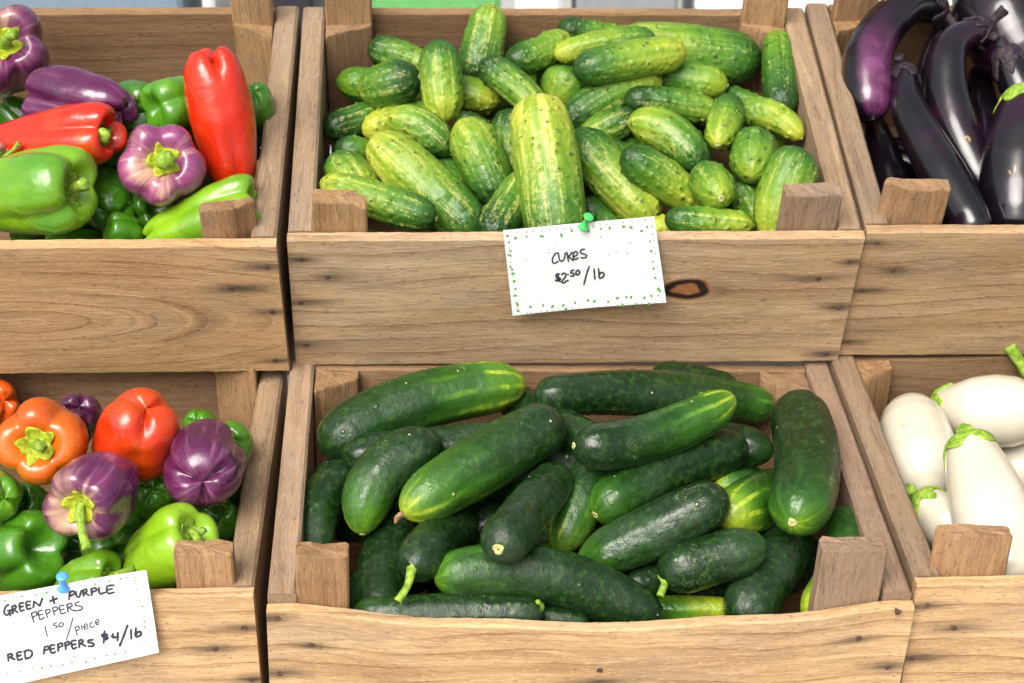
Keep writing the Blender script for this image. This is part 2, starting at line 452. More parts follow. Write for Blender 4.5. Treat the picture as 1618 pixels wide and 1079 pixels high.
g = link_mesh('ground', [(-60, -20, 0), (60, -20, 0), (60, 120, 0), (-60, 120, 0)], [(0, 1, 2, 3)], M['ground'], smooth=False)
tag(g, kind='structure')

# ------------------------------------------------------------------ crates
class Frame:
    """crate frame: x to the right, b towards the back, n up from the crate floor; origin = middle of the front rim"""
    def __init__(s, x, y, z, yaw, roll, th, W=0.46, D=0.316, H=0.1427):
        s.O = CAM + R_*x + U_*y + F_*z
        s.W, s.D, s.H = W, D, H
        s.posts = []
        cy, sy, cr, sr = math.cos(yaw), math.sin(yaw), math.cos(roll), math.sin(roll)
        def axis(l):
            l = (cy*l[0] - sy*l[1], sy*l[0] + cy*l[1], l[2])
            l = (cr*l[0] - sr*l[2], l[1], sr*l[0] + cr*l[2])
            st, ct = math.sin(th), math.cos(th)
            return R_*l[0] + U_*(l[1]*st + l[2]*ct) + F_*(l[1]*ct - l[2]*st)
        s.ex, s.eb, s.en = axis((1, 0, 0)), axis((0, 1, 0)), axis((0, 0, 1))
    def w(s, p):
        p = np.asarray(p, float)
        return s.O + p[..., 0:1]*s.ex + p[..., 1:2]*s.eb + p[..., 2:3]*s.en
    def loc(s, P):
        d = np.asarray(P, float) - s.O
        return np.stack([d @ s.ex, d @ s.eb, d @ s.en], -1)
    def hit_b(s, px, py, b):
        r = ray(px, py)
        t = ((s.O + s.eb*b - CAM) @ s.eb)/(r @ s.eb)
        return s.loc(CAM + r*t)
    def depth_n(s, px, py, n):
        r = ray(px, py)
        return ((s.O + s.en*n - CAM) @ s.en)/(r @ s.en)

TH_U, TH_L = math.radians(45.22), math.radians(31.91)
FR = {
 'UM': Frame(.0527, .0815, 1.4302, .0416, -.0319, TH_U),
 'UL': Frame(-.4140, .0730, 1.4010, .0268, -.0140, TH_U, D=.322),
 'UR': Frame(.5140, .0890, 1.4573, .0420, -.0347, TH_U),
 'LM': Frame(.0580, -.1898, 1.2744, .0500, -.0373, TH_L),
 'LL': Frame(-.4137, -.1823, 1.2745, .0316, -.0071, TH_L),
 'LR': Frame(.5190, -.1694, 1.3000, .0530, -.0091, TH_L),
}
rng = np.random.default_rng(7)

def board(name, fr, x, b, n, along, mat, parent, face_seg=8, long_seg=60, edge=0.0016, top=None, cathedral=None, knots=(), nails=(), seed=0, rough=0.00025, swell=0.0):
    """a sawn board filling x, b, n ranges in crate space; 'along' is the grain direction"""
    r = np.random.default_rng(seed + 11)
    rngs = {'x': x, 'b': b, 'n': n}
    others = {'x': ('b', 'n'), 'b': ('x', 'n'), 'n': ('x', 'b')}[along]
    (p0, p1), (q0, q1) = rngs[others[0]], rngs[others[1]]
    a0, a1 = rngs[along]
    e = edge
    def lin(u0, u1, k): return np.linspace(u0, u1, k + 1)[:-1]
    ps, qs = [], []
    # perimeter: side p0 (q up), edge q1, side p1 (q down), edge q0, corners cut
    small = 4
    for seg, k in ((((p0, q0+e), (p0, q1-e)), face_seg), (((p0, q1-e), (p0+e, q1)), 1), (((p0+e, q1), (p1-e, q1)), small), (((p1-e, q1), (p1, q1-e)), 1),
                   (((p1, q1-e), (p1, q0+e)), max(small, face_seg//4)), (((p1, q0+e), (p1-e, q0)), 1), (((p1-e, q0), (p0+e, q0)), small), (((p0+e, q0), (p0, q0+e)), 1)):
        ps += list(lin(seg[0][0], seg[1][0], k)); qs += list(lin(seg[0][1], seg[1][1], k))
    ps, qs = np.array(ps), np.array(qs)
    m = len(ps); k = long_seg + 1
    av = np.linspace(a0, a1, k)
    A = np.repeat(av, m); Pq = np.tile(ps, k); Q = np.tile(qs, k)
    # uneven sawn edges
    ph = r.uniform(0, 6.28, 12)
    wob = rough*(np.sin(A*70 + ph[0]) + 0.6*np.sin(A*173 + ph[1]) + 0.5*np.sin(A*411 + ph[2]))
    mid = (q0 + q1)/2
    Q2 = Q + np.where(Q > mid, 1, -1)*wob*(np.abs(Q - mid)/(abs(q1 - q0)/2))**4
    if top is not None:
        Q2 = Q2 + top(A)*np.clip((Q - q0)/(q1 - q0), 0, 1)
    P2 = Pq + swell*np.sin((A - a0)/(a1 - a0)*math.pi)
    d = {along: A, others[0]: P2, others[1]: Q2}
    L = np.stack([d['x'], d['b'], d['n']], -1)
    faces = []
    for i in range(long_seg):
        for j in range(m):
            j2 = (j + 1) % m
            faces.append((i*m + j, i*m + j2, (i+1)*m + j2, (i+1)*m + j))
    faces.append(tuple(range(m))); faces.append(tuple(range(long_seg*m + m - 1, long_seg*m - 1, -1)))
    # grain coordinates
    gx = A - a0
    gy = Q - q0 + 0.004*np.sin(A*9 + ph[3]) + 0.002*np.sin(A*23 + ph[4])
    gz = Pq - p0
    # growth rings run across the thickness as well: shift top and back faces
    gy = gy + 0.55*gz
    if cathedral is not None:
        cx_, cq_, st_ = cathedral
        e_ = np.sqrt(((A - cx_)/st_)**2 + (Q - cq_)**2)
        gy = e_*1.5 + 0.4*gz + 0.0006*np.sin(A*40 + ph[5])
    knot = np.zeros_like(A); stain = np.zeros_like(A)
    front = Pq <= p0 + e*0.5
    for (kx, kq, rx, rq) in knots:
        dx, dq = (A - kx)/rx, (Q - kq)/rq
        ee = np.sqrt(dx**2 + dq**2) + 0.07*np.sin(3*np.arctan2(dq, dx) + 1) + 0.03*np.sin(5*np.arctan2(dq, dx))
        rr = ((A - kx)/2.4)**2 + (Q - kq)**2
        gy = gy - (Q - kq)*np.minimum(1.0, (rq*1.5)**2/np.maximum(rr, 1e-9))*0.9
        kv = np.where(ee < 1.06, np.clip(.47 + .07*np.sin(9*dx + 5*dq) + 2.2*np.clip(ee - .58, 0, 1), 0, 1), np.clip(1.0 - (ee - 1.06)*2.6, 0, 1))
        knot = np.maximum(knot, kv*front)
        stain = np.maximum(stain, 0.5*np.exp(-(((A - kx - rx*1.5)/(rx*.55))**2 + ((Q - kq - rq*.2)/(rq*.35))**2))*front)
    for (nx_, nq_) in nails:
        sx = r.uniform(.014, .028); sq = r.uniform(.0034, .0055); off = r.uniform(-.006, .006)
        gs = np.exp(-(((A - nx_ - off)/sx)**2 + ((Q - nq_)/sq)**2))*r.uniform(.75, 1.0)
        gs = np.maximum(gs, 0.95*np.exp(-(((A - nx_)/.0045)**2 + ((Q - nq_)/.0035)**2)))
        stain = np.maximum(stain, gs*front)
    # random weather smudges
    for _ in range(int(r.integers(3, 7))):
        cx_, cq_ = r.uniform(a0, a1), r.uniform(q0, q1)
        stain = np.maximum(stain, r.uniform(.08, .25)*np.exp(-(((A - cx_)/r.uniform(.015, .05))**2 + ((Q - cq_)/r.uniform(.003, .010))**2)))
    W_ = fr.w(L)
    ctr = fr.w(np.array([[sum(x)/2, sum(b)/2, sum(n)/2]]))[0]
    return link_mesh(name, W_, faces, mat, parent, ctr, smooth=False, attrs={'grain': np.stack([gx, gy, gz], -1), 'flat': np.stack([A - a0, Q - q0 + .55*(Pq - p0), Pq - p0], -1), 'stain': stain, 'knot': knot})

def prism(name, fr, poly, n0, n1, mat, parent, seed=0, notch=None, jag=0.001):
    """post: polygon in (x, b), extruded along n with a sawn, slightly uneven top"""
    r = np.random.default_rng(seed + 5)
    # densify and round the polygon
    pts = []
    K = len(poly)
    for i in range(K):
        p, q, o = np.array(poly[i]), np.array(poly[(i+1) % K]), np.array(poly[i-1])
        d1, d0 = q - p, o - p
        rr = min(0.0015, 0.3*np.hypot(*d1), 0.3*np.hypot(*d0))
        pts.append(p + d0/np.hypot(*d0)*rr); pts.append(p + d1/np.hypot(*d1)*rr)
        for t in (0.25, 0.5, 0.75): pts.append(p + d1*t)
    pts = np.array(pts); m = len(pts)
    lv = [n0, n0*.7 + n1*.3, n0*.35 + n1*.65, n0*.12 + n1*.88, n1 - 0.0012, n1]
    c = pts.mean(0)
    L = []
    for i, n in enumerate(lv):
        for p in pts:
            q = p if i < len(lv) - 1 else c + (p - c)*0.955
            top = 1.0 if i >= 3 else 0.0
            jg = top*(jag*math.sin(p[0]*900 + r.uniform(-.4, .4)) + r.uniform(-jag, jag)*.7)
            if notch is not None and top:
                jg -= notch[1]*math.exp(-((p[0] - notch[0])/0.006)**2)
            L.append((q[0], q[1], n + jg))
    L = np.array(L)
    f = []
    for i in range(len(lv) - 1):
        for j in range(m):
            f.append((i*m+j, i*m+(j+1) % m, (i+1)*m+(j+1) % m, (i+1)*m+j))
    f.append(tuple(range(m-1, -1, -1)))
    k = len(L)
    L = np.vstack([L, [[c[0], c[1], n1]]])
    b_ = (len(lv) - 1)*m
    for j in range(m): f.append((b_ + j, b_ + (j+1) % m, k))
    per = np.tile(np.arange(m)*0.004, len(lv))
    per = np.append(per, 0.02)
    gr = np.stack([L[:, 2] - n0, L[:, 0] + 0.6*L[:, 1] + 0.0*per, L[:, 1]], -1)
    # the sawn end shows short fibres
    endm = np.zeros(len(L)); endm[b_:] = 1
    return link_mesh(name, fr.w(L), f, mat, parent, fr.w(np.array([[c[0], c[1], (n0+n1)/2]]))[0], smooth=False,
                     attrs={'grain': gr, 'flat': gr, 'stain': endm*0.12, 'knot': np.zeros(len(L))})

def nail_mesh(fr, x, n, b, parent, rad=0.0024, proud=0.0006, bent=False):
    vs_, fs = [], []
    K = 14
    prof = [(1.0, 0.0008), (1.0, -proud*.5), (0.86, -proud), (0.45, -proud*.8)] if not bent else [(.45, .004), (.45, -.004), (1.0, -.0042), (1.0, -.0054), (.7, -.0060)]
    for r0, db in prof:
        for j in range(K):
            a = 2*math.pi*j/K
            rr = rad*r0*(1 + 0.07*math.sin(3*a + x*500))
            off = 0.35*db if bent else 0
            vs_.append((x + rr*math.cos(a), b + db, n + rr*math.sin(a) - off))
    for i in range(len(prof) - 1):
        for j in range(K):
            fs.append((i*K+j, (i+1)*K+j, (i+1)*K+(j+1) % K, i*K+(j+1) % K))
    fs.append(tuple((len(prof)-1)*K + j for j in range(K-1, -1, -1)))
    return link_mesh('nail', fr.w(np.array(vs_)), fs, M['nail'], parent, fr.w(np.array([[x, b, n]]))[0], smooth=False)

T, TS = 0.010, 0.0205
TONE = {'UM': (.92, .94, .98), 'UL': (1.0, .95, .88), 'UR': (.80, .79, .79), 'LM': (1.07, 1.05, 1.0), 'LL': (1.10, 1.06, 1.0), 'LR': (1.14, 1.12, 1.08)}   # colour multiplier for each crate's front board
def build_crate(key, label, nails, front_posts, back_posts, top=None, cathedral=None, knots_px=(), seed=0, rail_up=0.0, upper=True, bent=None, back_up=0.0):
    fr = FR[key]; W, D, H = fr.W, fr.D, fr.H
    tone = TONE[key]
    root = empty('wooden_crate', fr.w(np.array([[0, D/2, -H]]))[0])
    tag(root, label, 'crate', 'wooden crates on the produce stand')
    hw = W/2
    nl = [fr.hit_b(px, py, 0.0) for px, py in nails]
    kn = []
    for px, py, rx, rq in knots_px:
        p = fr.hit_b(px, py, 0.0); kn.append((p[0], p[2], rx, rq))
    ct = None
    if cathedral:
        p = fr.hit_b(cathedral[0], cathedral[1], 0.0); ct = (p[0], p[2], cathedral[2])
    board('front_panel', fr, (-hw, hw), (0, T), (-H, 0), 'x', M['wood_front'], root, 84, 240, top=top, cathedral=ct, knots=kn,
          nails=[(p[0], p[2]) for p in nl], seed=seed)
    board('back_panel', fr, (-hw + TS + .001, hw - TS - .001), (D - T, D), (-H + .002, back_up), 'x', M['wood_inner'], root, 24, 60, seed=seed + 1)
    for sgn, off in ((-1, 2), (1, 3)):
        x0 = -hw + 0.0004 if sgn < 0 else hw - TS
        board('side_panel', fr, (x0, x0 + TS - .0004), (T + .0006, D), (-H + .001, rail_up), 'b', M['wood_grey'], root, 20, 60, seed=seed + off, edge=.0022)
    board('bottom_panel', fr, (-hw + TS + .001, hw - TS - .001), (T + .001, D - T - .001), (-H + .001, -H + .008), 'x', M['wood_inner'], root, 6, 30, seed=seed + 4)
    for i, (pl, pr, pt, kind) in enumerate(front_posts):
        q0 = fr.hit_b(pl, pt, T + .010); q1 = fr.hit_b(pr, pt, T + .010)
        x0, x1, n1 = q0[0], q1[0], (q0[2] + q1[2])/2
        b0, b1 = T + .0012, T + .017
        fr.posts.append((x0, x1, n1, b1))
        if kind in ('square', 'grey'): poly = [(x0, b0), (x1, b0), (x1, b1), (x0, b1)]
        elif kind == 'left': poly = [(x0 + (x1-x0)*.40, b0), (x1, b0), (x1, b1 - .003), (x0 + .004, b1), (x0, b0 + .010)]       # the left corner is cut away
        else: poly = [(x0, b0), (x0 + (x1-x0)*.60, b0), (x1, b0 + .012), (x1 - .003, b1), (x0, b1 - .006)]
        prism('corner_post', fr, poly, -H + .009, n1, M['wood_post'] if kind != 'grey' else M['wood_grey'], root, seed=seed + 20 + i,
              notch=((x1 - .001, .006) if key == 'UM' and i == 0 else None))
    for i, (sgn, wdt) in enumerate(back_posts):
        # a triangular block below the rim; in the upper crates a narrower tongue of the same post stands up above it
        xi = sgn*(hw - TS - .0012)
        x_in = xi - sgn*wdt
        b1 = D - T - .0012
        poly = [(xi, b1 - .034), (xi, b1), (x_in, b1), (x_in, b1 - .012)]
        if sgn < 0: poly = [(xi, b1 - .034), (x_in, b1 - .012), (x_in, b1), (xi, b1)]
        po = prism('corner_post', fr, poly, -H + .009, -0.002 if upper else back_up - .001, M['wood_post'], root, seed=seed + 30 + i, jag=.0015)
        if upper:
            tg = [(xi, b1 - .016), (x_in, b1 - .011), (x_in, b1 - .001), (xi, b1 - .001)]
            prism('post_tongue', fr, tg if sgn < 0 else tg[::-1], -.0025, .060, M['wood_post'], po, seed=seed + 40 + i)
    rt = np.random.default_rng(seed + 77)
    for ch in [o for o in bpy.data.objects if o.parent is root or (o.parent is not None and o.parent.parent is root)]:
        k = tone if ch.name.startswith('front_panel') else np.ones(3)*rt.uniform(.82, 1.12)*np.array([1, rt.uniform(.97, 1.02), rt.uniform(.93, 1.04)])
        ch.color = (*[float(v) for v in k], 1)
    for p in nl:
        nail_mesh(fr, p[0], p[2], 0.0, root)
    if bent:
        p = fr.hit_b(bent[0], bent[1], 0.0)
        nail_mesh(fr, p[0], p[2], 0.0, root, rad=.0024, bent=True)
    return root

# the back boards of the lower crates reach up to the undersides of the upper ones
BU = {}
for lo_, up_ in (('LM', 'UM'), ('LL', 'UL'), ('LR', 'UR')):
    a, b = FR[lo_], FR[up_]
    u = a.loc(b.w(np.array([[x, 0.0, -b.H] for x in (-.23, 0, .23)])))
    v = a.loc(b.w(np.array([[x, 0.04, -b.H] for x in (-.23, 0, .23)])))
    q = [p[2] + (v[i][2] - p[2])*np.clip((a.D - .5*T - p[1])/(v[i][1] - p[1]), 0, 1) for i, p in enumerate(u)]
    BU[lo_] = float(np.clip(min(q) - .0012, -.01, .03))
    print('back board', lo_, BU[lo_], np.round(u, 4).tolist())

build_crate('UM', 'upper middle crate of bumpy light green pickling cucumbers with knotted front board', 
            [(475, 410), (517, 438), (475, 478), (484, 545), (1341, 414), (1293, 440), (1326, 486), (1306, 559)],
            [(493, 579, 309, 'square'), (1240, 1330, 298, 'grey')], [(-1, .0415), (1, .039)], knots_px=[(1084, 457, .0165, .0092)], seed=100)
build_crate('UL', 'upper left crate of mixed bell peppers with arched grain on its front board',
            [(421, 422), (365, 456), (430, 493), (435, 570)], [(315, 403, 321, 'right')], [(1, .037)], cathedral=(45, 508, 4.3), seed=200)
build_crate('UR', 'upper right crate of dark purple eggplants with grey brown front board',
            [(1385, 384), (1411, 427), (1361, 459), (1342, 540)], [(1397, 1500, 289, 'left')], [(-1, .040)], seed=300)
def sag(x):
    # the top edge of this front board dips in the middle
    u = (x + .23)/.46
    return -0.0175*np.clip(np.sin(np.clip((u - .04)/.92, 0, 1)*math.pi), 0, 1)**0.9 + 0.0012*np.sin(u*21)
build_crate('LM', 'lower middle crate of dark green slicing cucumbers with sagging front edge',
            [(438, 977), (491, 1019), (442, 1064), (1357, 1008), (1403, 1054), (948, 1059)],
            [(467, 551, 867, 'square'), (1297, 1400, 858, 'grey')], [(-1, .036), (1, .040)], top=sag, seed=400, rail_up=.0075, upper=False, bent=(1416, 963), back_up=BU['LM'])
build_crate('LL', 'lower left crate of mixed bell peppers behind the pepper price card',
            [(386, 992), (340, 1025), (397, 1073)], [(275, 368, 863, 'square')], [(1, .037)], seed=500, upper=False, back_up=BU['LL'])
build_crate('LR', 'lower right crate of white eggplants with pale front board',
            [(1465, 957), (1507, 992), (1442, 1040)], [(1478, 1596, 836, 'left')], [(-1, .030)], seed=600, upper=False, back_up=BU['LR'])

# the stand the crates rest on: two sloping white shelves on legs
st = empty('display_stand', (0, float(FR['LM'].O[1]), 0))
tag(st, 'white painted stepped display stand under the wooden crates', 'stand')
def shelf(fr, x0, x1, b0, b1, n0, n1):
    L = np.array([(x, b, n) for n in (n0, n1) for x, b in ((x0, b0), (x1, b0), (x1, b1), (x0, b1))])
    link_mesh('shelf', fr.w(L), [(3, 2, 1, 0), (4, 5, 6, 7), (0, 1, 5, 4), (1, 2, 6, 5), (2, 3, 7, 6), (3, 0, 4, 7)], M['white_board'], st, fr.w(L).mean(0), smooth=False)
shelf(FR['LM'], -.72, .72, -.02, .34, -.178, -.158)
shelf(FR['UM'], -.72, .72, .035, .31, -.190, -.172)
for fr, xs, b, n in ((FR['LM'], (-.68, .68), .02, -.176), (FR['LM'], (-.68, .68), .32, -.176), (FR['UM'], (-.68, .68), .29, -.188)):
    for x in xs:
        p = fr.w(np.array([[x, b, n]]))[0]
        box_mesh('leg', (p[0] - .02, p[1] - .02, 0), (p[0] + .02, p[1] + .02, p[2]), M['white_board'], st, .003)

# things standing behind the stall, blurred: a cloth covered table with plastic tubs
bt_y, bt_z = 1.62, 0.70
tb = empty('folding_table', (0.1, bt_y, 0))
tag(tb, 'folding table under a white cloth standing behind the stall', 'table')
box_mesh('table_cloth', (-1.3, bt_y - .30, bt_z - .28), (1.5, bt_y + .40, bt_z), M['cloth_white'], tb, .01)
for x in (-1.2, 1.4):
    for y in (-.22, .32):
        box_mesh('leg', (x - .015, bt_y + y - .015, 0), (x + .015, bt_y + y + .015, bt_z - .275), M['steel'], tb, .003)
def tote(px0, px1, mat, label, h=.30, dep=.3):
    d = 3.12
    x0, x1 = (px0 - CX)/FPX*d, (px1 - CX)/FPX*d
    y0 = bt_y - .16
    r = empty('storage_tote', ((x0 + x1)/2, y0 + dep/2, bt_z))
    tag(r, label, 'tote', 'plastic tubs on the table behind the stall')
    box_mesh('tub', (x0 + .008, y0 + .008, bt_z + .001), (x1 - .008, y0 + dep - .008, bt_z + h - .03), M[mat], r, .008, taper=.05)
    box_mesh('lid', (x0, y0, bt_z + h - .0295), (x1, y0 + dep, bt_z + h), M[mat], r, .006)
tote(-60, 326, 'tote_blue', 'grey blue plastic tub behind the upper left crate')
tote(338, 371, 'tote_white', 'narrow white plastic tub left of the corner post behind the stall')
tote(432, 520, 'tote_black', 'black plastic tub behind the gap between the upper crates')
tote(588, 801, 'tote_green', 'green plastic tub behind the upper middle crate')
tote(806, 892, 'tote_white', 'white plastic tub between the green tub and the grey tub')
tote(896, 1068, 'tote_grey', 'grey plastic tub behind the upper middle crate')
tote(1074, 1330, 'tote_white', 'long white plastic tub at the right behind the stall')
tote(1336, 1560, 'tote_white', 'white plastic tub behind the eggplant crate')

# ------------------------------------------------------------------ produce: what lies where
# every piece is an axis from its stem end A to its blossom end B; the pieces of a crate are then settled into a heap:
# each starts on the heap's surface in the crate and is moved until it touches, but does not enter, its neighbours and the crate.
ITEMS = []
def I(crate, kind, label, A, B, w, mid=None, **k):
    d = dict(crate=crate, kind=kind, label=label, A=A, B=B, w=w, mid=mid, lift=0.0, dz=None)
    d.update(k)
    ITEMS.append(d)
    return d

# --- pickling cucumbers, upper middle crate (back to front / bottom to top)
def P(label, A, B, w, mid=None, yel=.5, spk=.6, drk=.25, **k):
    return I('UM', 'pickle', label, A, B, w, mid, col=(yel, spk, drk), **k)
P('cucumber with a dark round tip lying at the back board behind the stacked pair', (884, 42), (1010, 62), 42, (930, 52), .35, .4, .35)
P('very long fat cucumber lying along the back board at the right corner post', (1203, 96), (960, 66), 92, (1090, 84), .50, .5, .2, tB=.6)
P('dark cucumber at the back left, half hidden under the upright ones', (584, 72), (690, 112), 52, None, .42, .6, .3)
P('tall pale cucumber standing up against the back board', (750, 138), (778, 6), 68, None, .40, .8, .25, tA=.8, tB=.72, roll=.3)
P('short dark cucumber standing between the tall pale one and the pear shaped one', (826, 68), (826, 150), 50, None, .25, .3, .35)
P('pear shaped cucumber with a swollen yellow green end near the middle of the back board', (800, 92), (899, 56), 52, (848, 86), .52, .4, .3, tA=.7, tB=1.0)
P('round green cucumber seen end on below the stacked long pair', (912, 118), (872, 160), 80, None, .38, .35, .15)
P('yellow tipped cucumber partly hidden behind the tapered upright one', (706, 140), (790, 160), 56, None, .66, .5, .1)
P('thin dark cucumber in the shade under the round right hand ones', (1140, 148), (1212, 176), 40, None, .35, .3, .3)
P('dark cucumber against the left side of the crate below the corner post', (509, 206), (628, 170), 50, None, .28, .7, .35, tB=.9)
P('yellow ended cucumber lying beside the dark one at the left side', (700, 172), (573, 208), 56, None, .66, .35, .25)
P('dark blunt cucumber showing a round pale stem scar at the back left', (664, 122), (566, 146), 74, None, .33, .8, .4, tA=1.05, tB=.62, scar='A', dz=.02)
P('tapered cucumber standing with its yellow tip down at the back left', (693, 63), (703, 194), 68, None, .56, .7, .25, tA=1.0, tB=.72, pB=1.3)
P('dark bumpy cucumber slanting right of the tall pale one', (762, 102), (866, 190), 54, (808, 132), .42, .7, .4, tA=.9)
P('upright dark cucumber standing against the right side of the crate', (1235, 180), (1226, 52), 56, (1232, 112), .30, .5, .25, scar='A')
P('curved yellow green cucumber lying beside the right side of the crate', (1150, 188), (1267, 219), 48, (1212, 180), .62, .5, .15)
P('thin yellow green cucumber lying on top under the pale striped one at the back', (1036, 62), (876, 88), 44, (955, 68), .60, .55, .05)
P('green cucumber lying under the right end of the pale long one', (1030, 118), (1150, 135), 60, None, .44, .25, .15)
P('slanting cucumber with a yellow tip beneath the pale long one', (890, 200), (1046, 128), 62, (966, 150), .52, .6, .3)
P('pale green long cucumber lying uppermost at the back', (906, 114), (1084, 82), 62, (995, 94), .62, .6, .3, tA=.92, tB=.92)
P('dark necked cucumber lying level below the round green one', (986, 156), (1137, 178), 52, (1060, 164), .36, .6, .4, tA=.75)
P('warty grey green cucumber with a brown stem scar right of the biggest one', (1006, 180), (912, 226), 54, None, .44, .9, .35, scar='A', tB=.8)
P('cucumber pointing its yellow blossom scar at the viewer', (1156, 158), (1134, 228), 56, None, .50, .5, .35, scar='B', dz=-.06)
P('small dark round cucumber in the gap left of the biggest one', (722, 190), (772, 210), 42, None, .2, .2, .3)
P('green cucumber end in the shadow at the left side of the crate', (528, 236), (590, 240), 48, None, .32, .4, .2)
P('small dark cucumber glimpsed between the striped one and its right neighbour', (690, 250), (735, 306), 54, None, .2, .2, .3)
P('speckled cucumber tucked upright left of the biggest one', (806, 174), (802, 298), 60, None, .44, .9, .3)
P('dark speckled cucumber at the right front, half hidden in the corner', (1160, 286), (1208, 362), 58, None, .30, .6, .2)
P('dark green cucumber behind the top edge of the cukes price card', (908, 322), (985, 372), 56, None, .22, .2, .2)
P('dark cucumber in the hollow right of the warty grey green one', (950, 236), (1008, 262), 50, None, .24, .6, .3)
P('striped stubby cucumber standing near the left front post', (528, 246), (582, 324), 76, None, .60, .8, .2)
P('pale green cucumber lying across above the big striped one', (714, 244), (612, 186), 62, (668, 204), .50, .8, .15, scar='A')
P('big green cucumber striped with cream from end to end at the left front', (762, 378), (588, 218), 92, None, .60, .9, .30, tB=.86)
P('oval cucumber leaning with a pale mottled upper end', (790, 330), (726, 190), 80, (760, 250), .50, .7, .30, scar='A')
P('dark speckled cucumber leaning on the front board left of the biggest one', (772, 380), (836, 276), 64, None, .40, .9, .35)
P('long striped cucumber sloping right from behind the biggest one', (902, 208), (1036, 352), 82, None, .56, .8, .28)
P('bright oval cucumber with a yellow orange tip in the right half', (1112, 272), (992, 194), 68, (1058, 212), .54, .8, .25, tB=.7)
P('bumpy cucumber sloping down right with a pale yellow end', (984, 240), (1112, 326), 66, None, .62, .7, .3)
P('round green cucumber seen end on at the right side', (1194, 212), (1188, 278), 74, None, .40, .4, .1, tA=.9, dz=-.045)
P('grey green cucumber with a small yellow knob end near the right front', (1110, 272), (1140, 314), 68, None, .44, .6, .3, tB=.62, scar='B', dz=-.055)
P('yellow green cucumber lying low behind the front board near the price card', (1180, 362), (1008, 362), 46, None, .66, .5, .1, dz=0.0)
P('flat lying cucumber with a yellow tip behind the right end of the front board', (1050, 346), (1190, 356), 50, None, .56, .7, .25, dz=0.0)
P('fat pale green cucumber standing behind the right front post', (1268, 236), (1214, 382), 86, (1240, 300), .58, .7, .2)
P('cucumber with a narrow yellow neck lying behind the left front post', (690, 346), (506, 286), 62, (600, 318), .56, .7, .28, tB=.62, scar='A')
P('biggest cucumber, pale yellow and speckled, standing above the cukes price card', (886, 420), (846, 153), 104, (864, 260), .66, 1.0, .30, tA=.94, tB=.80)

# --- slicing cucumbers, lower middle crate
def S(label, A, B, w, mid=None, yel=.45, stp=.5, dust=.5, **k):
    return I('LM', 'slicer', label, A, B, w, mid, col=(yel, stp, dust), **k)
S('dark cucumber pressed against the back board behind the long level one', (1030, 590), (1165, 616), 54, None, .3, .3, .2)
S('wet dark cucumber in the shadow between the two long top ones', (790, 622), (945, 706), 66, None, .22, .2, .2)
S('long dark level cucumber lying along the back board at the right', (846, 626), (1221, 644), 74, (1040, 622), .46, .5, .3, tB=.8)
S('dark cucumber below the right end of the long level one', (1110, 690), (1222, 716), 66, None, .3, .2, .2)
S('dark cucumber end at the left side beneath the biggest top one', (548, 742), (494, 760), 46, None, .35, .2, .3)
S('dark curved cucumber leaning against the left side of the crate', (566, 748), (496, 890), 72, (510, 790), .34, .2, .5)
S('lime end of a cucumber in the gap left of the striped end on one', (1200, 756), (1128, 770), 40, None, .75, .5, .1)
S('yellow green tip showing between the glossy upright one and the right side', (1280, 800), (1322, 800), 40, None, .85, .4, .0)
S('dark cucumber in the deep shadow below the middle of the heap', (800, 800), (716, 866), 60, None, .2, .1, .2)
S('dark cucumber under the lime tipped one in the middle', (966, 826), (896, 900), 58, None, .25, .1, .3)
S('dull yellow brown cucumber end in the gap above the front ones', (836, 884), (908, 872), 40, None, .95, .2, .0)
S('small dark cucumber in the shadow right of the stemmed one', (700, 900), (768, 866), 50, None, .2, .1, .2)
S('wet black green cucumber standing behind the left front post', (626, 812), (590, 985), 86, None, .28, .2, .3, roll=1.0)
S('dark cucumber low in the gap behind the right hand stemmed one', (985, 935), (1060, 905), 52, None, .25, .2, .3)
S('big cucumber with lime stripes at its right end on top at the back left', (509, 714), (831, 608), 94, (650, 638), .64, .9, .25, tB=.86, scar=None)
S('long cucumber lying below the big lime striped one at the back left', (538, 722), (880, 694), 72, None, .32, .3, .6)
S('cucumber pointing a curled stem at the viewer near the left front post', (650, 896), (735, 816), 82, None, .30, .2, .4, dz=.115, stem=((648, 902), (644, 926), (628, 950)))
S('yellow lime cucumber lying low behind the front board', (1002, 962), (1160, 962), 44, None, .98, .8, .0, dz=0.0)
S('small dark cucumber right of the long front one behind the front board', (848, 972), (930, 985), 34, None, .3, .2, .2, dz=0.0)
S('curved cucumber bending down with a pale blossom dot at the left', (700, 706), (573, 845), 86, (606, 744), .56, .3, .5, scar='B')
S('lime tipped cucumber with a withered blossom leaning in the middle', (950, 726), (882, 872), 76, (922, 782), .60, .9, .2, blossom=True)
S('plump dark wrinkled cucumber with a pale dot at its lower left end', (1178, 704), (940, 814), 86, (1050, 746), .40, .2, .45, scar='B')
S('short lime striped cucumber seen end on at the right', (1246, 772), (1146, 816), 90, None, .66, 1.0, .0, scar='B', dz=-.09)
S('dark cucumber with its far end under the plump one, tapering to a pale tip', (1150, 780), (911, 896), 88, (1040, 836), .44, .2, .6, tB=.72, pB=1.7)
S('dark dotted cucumber leaning beside the right front post', (1168, 985), (1262, 826), 92, None, .34, .3, .5)
S('curved grey ridged cucumber with a light side wedged at the right front post', (1322, 812), (1276, 985), 76, (1338, 880), .78, .3, .3, roll=.9, lift=.02)
S('stubby dark cucumber with a curled green stem at its left end', (1040, 912), (1212, 862), 82, (1120, 884), .34, .2, .45, stem=((1042, 912), (1050, 922), (1043, 942)), tB=.9)
S('glossy dark cucumber standing upright at the right side of the crate', (1252, 632), (1252, 826), 104, (1276, 730), .40, .3, .35, scar='B', tA=.88, tB=.9)
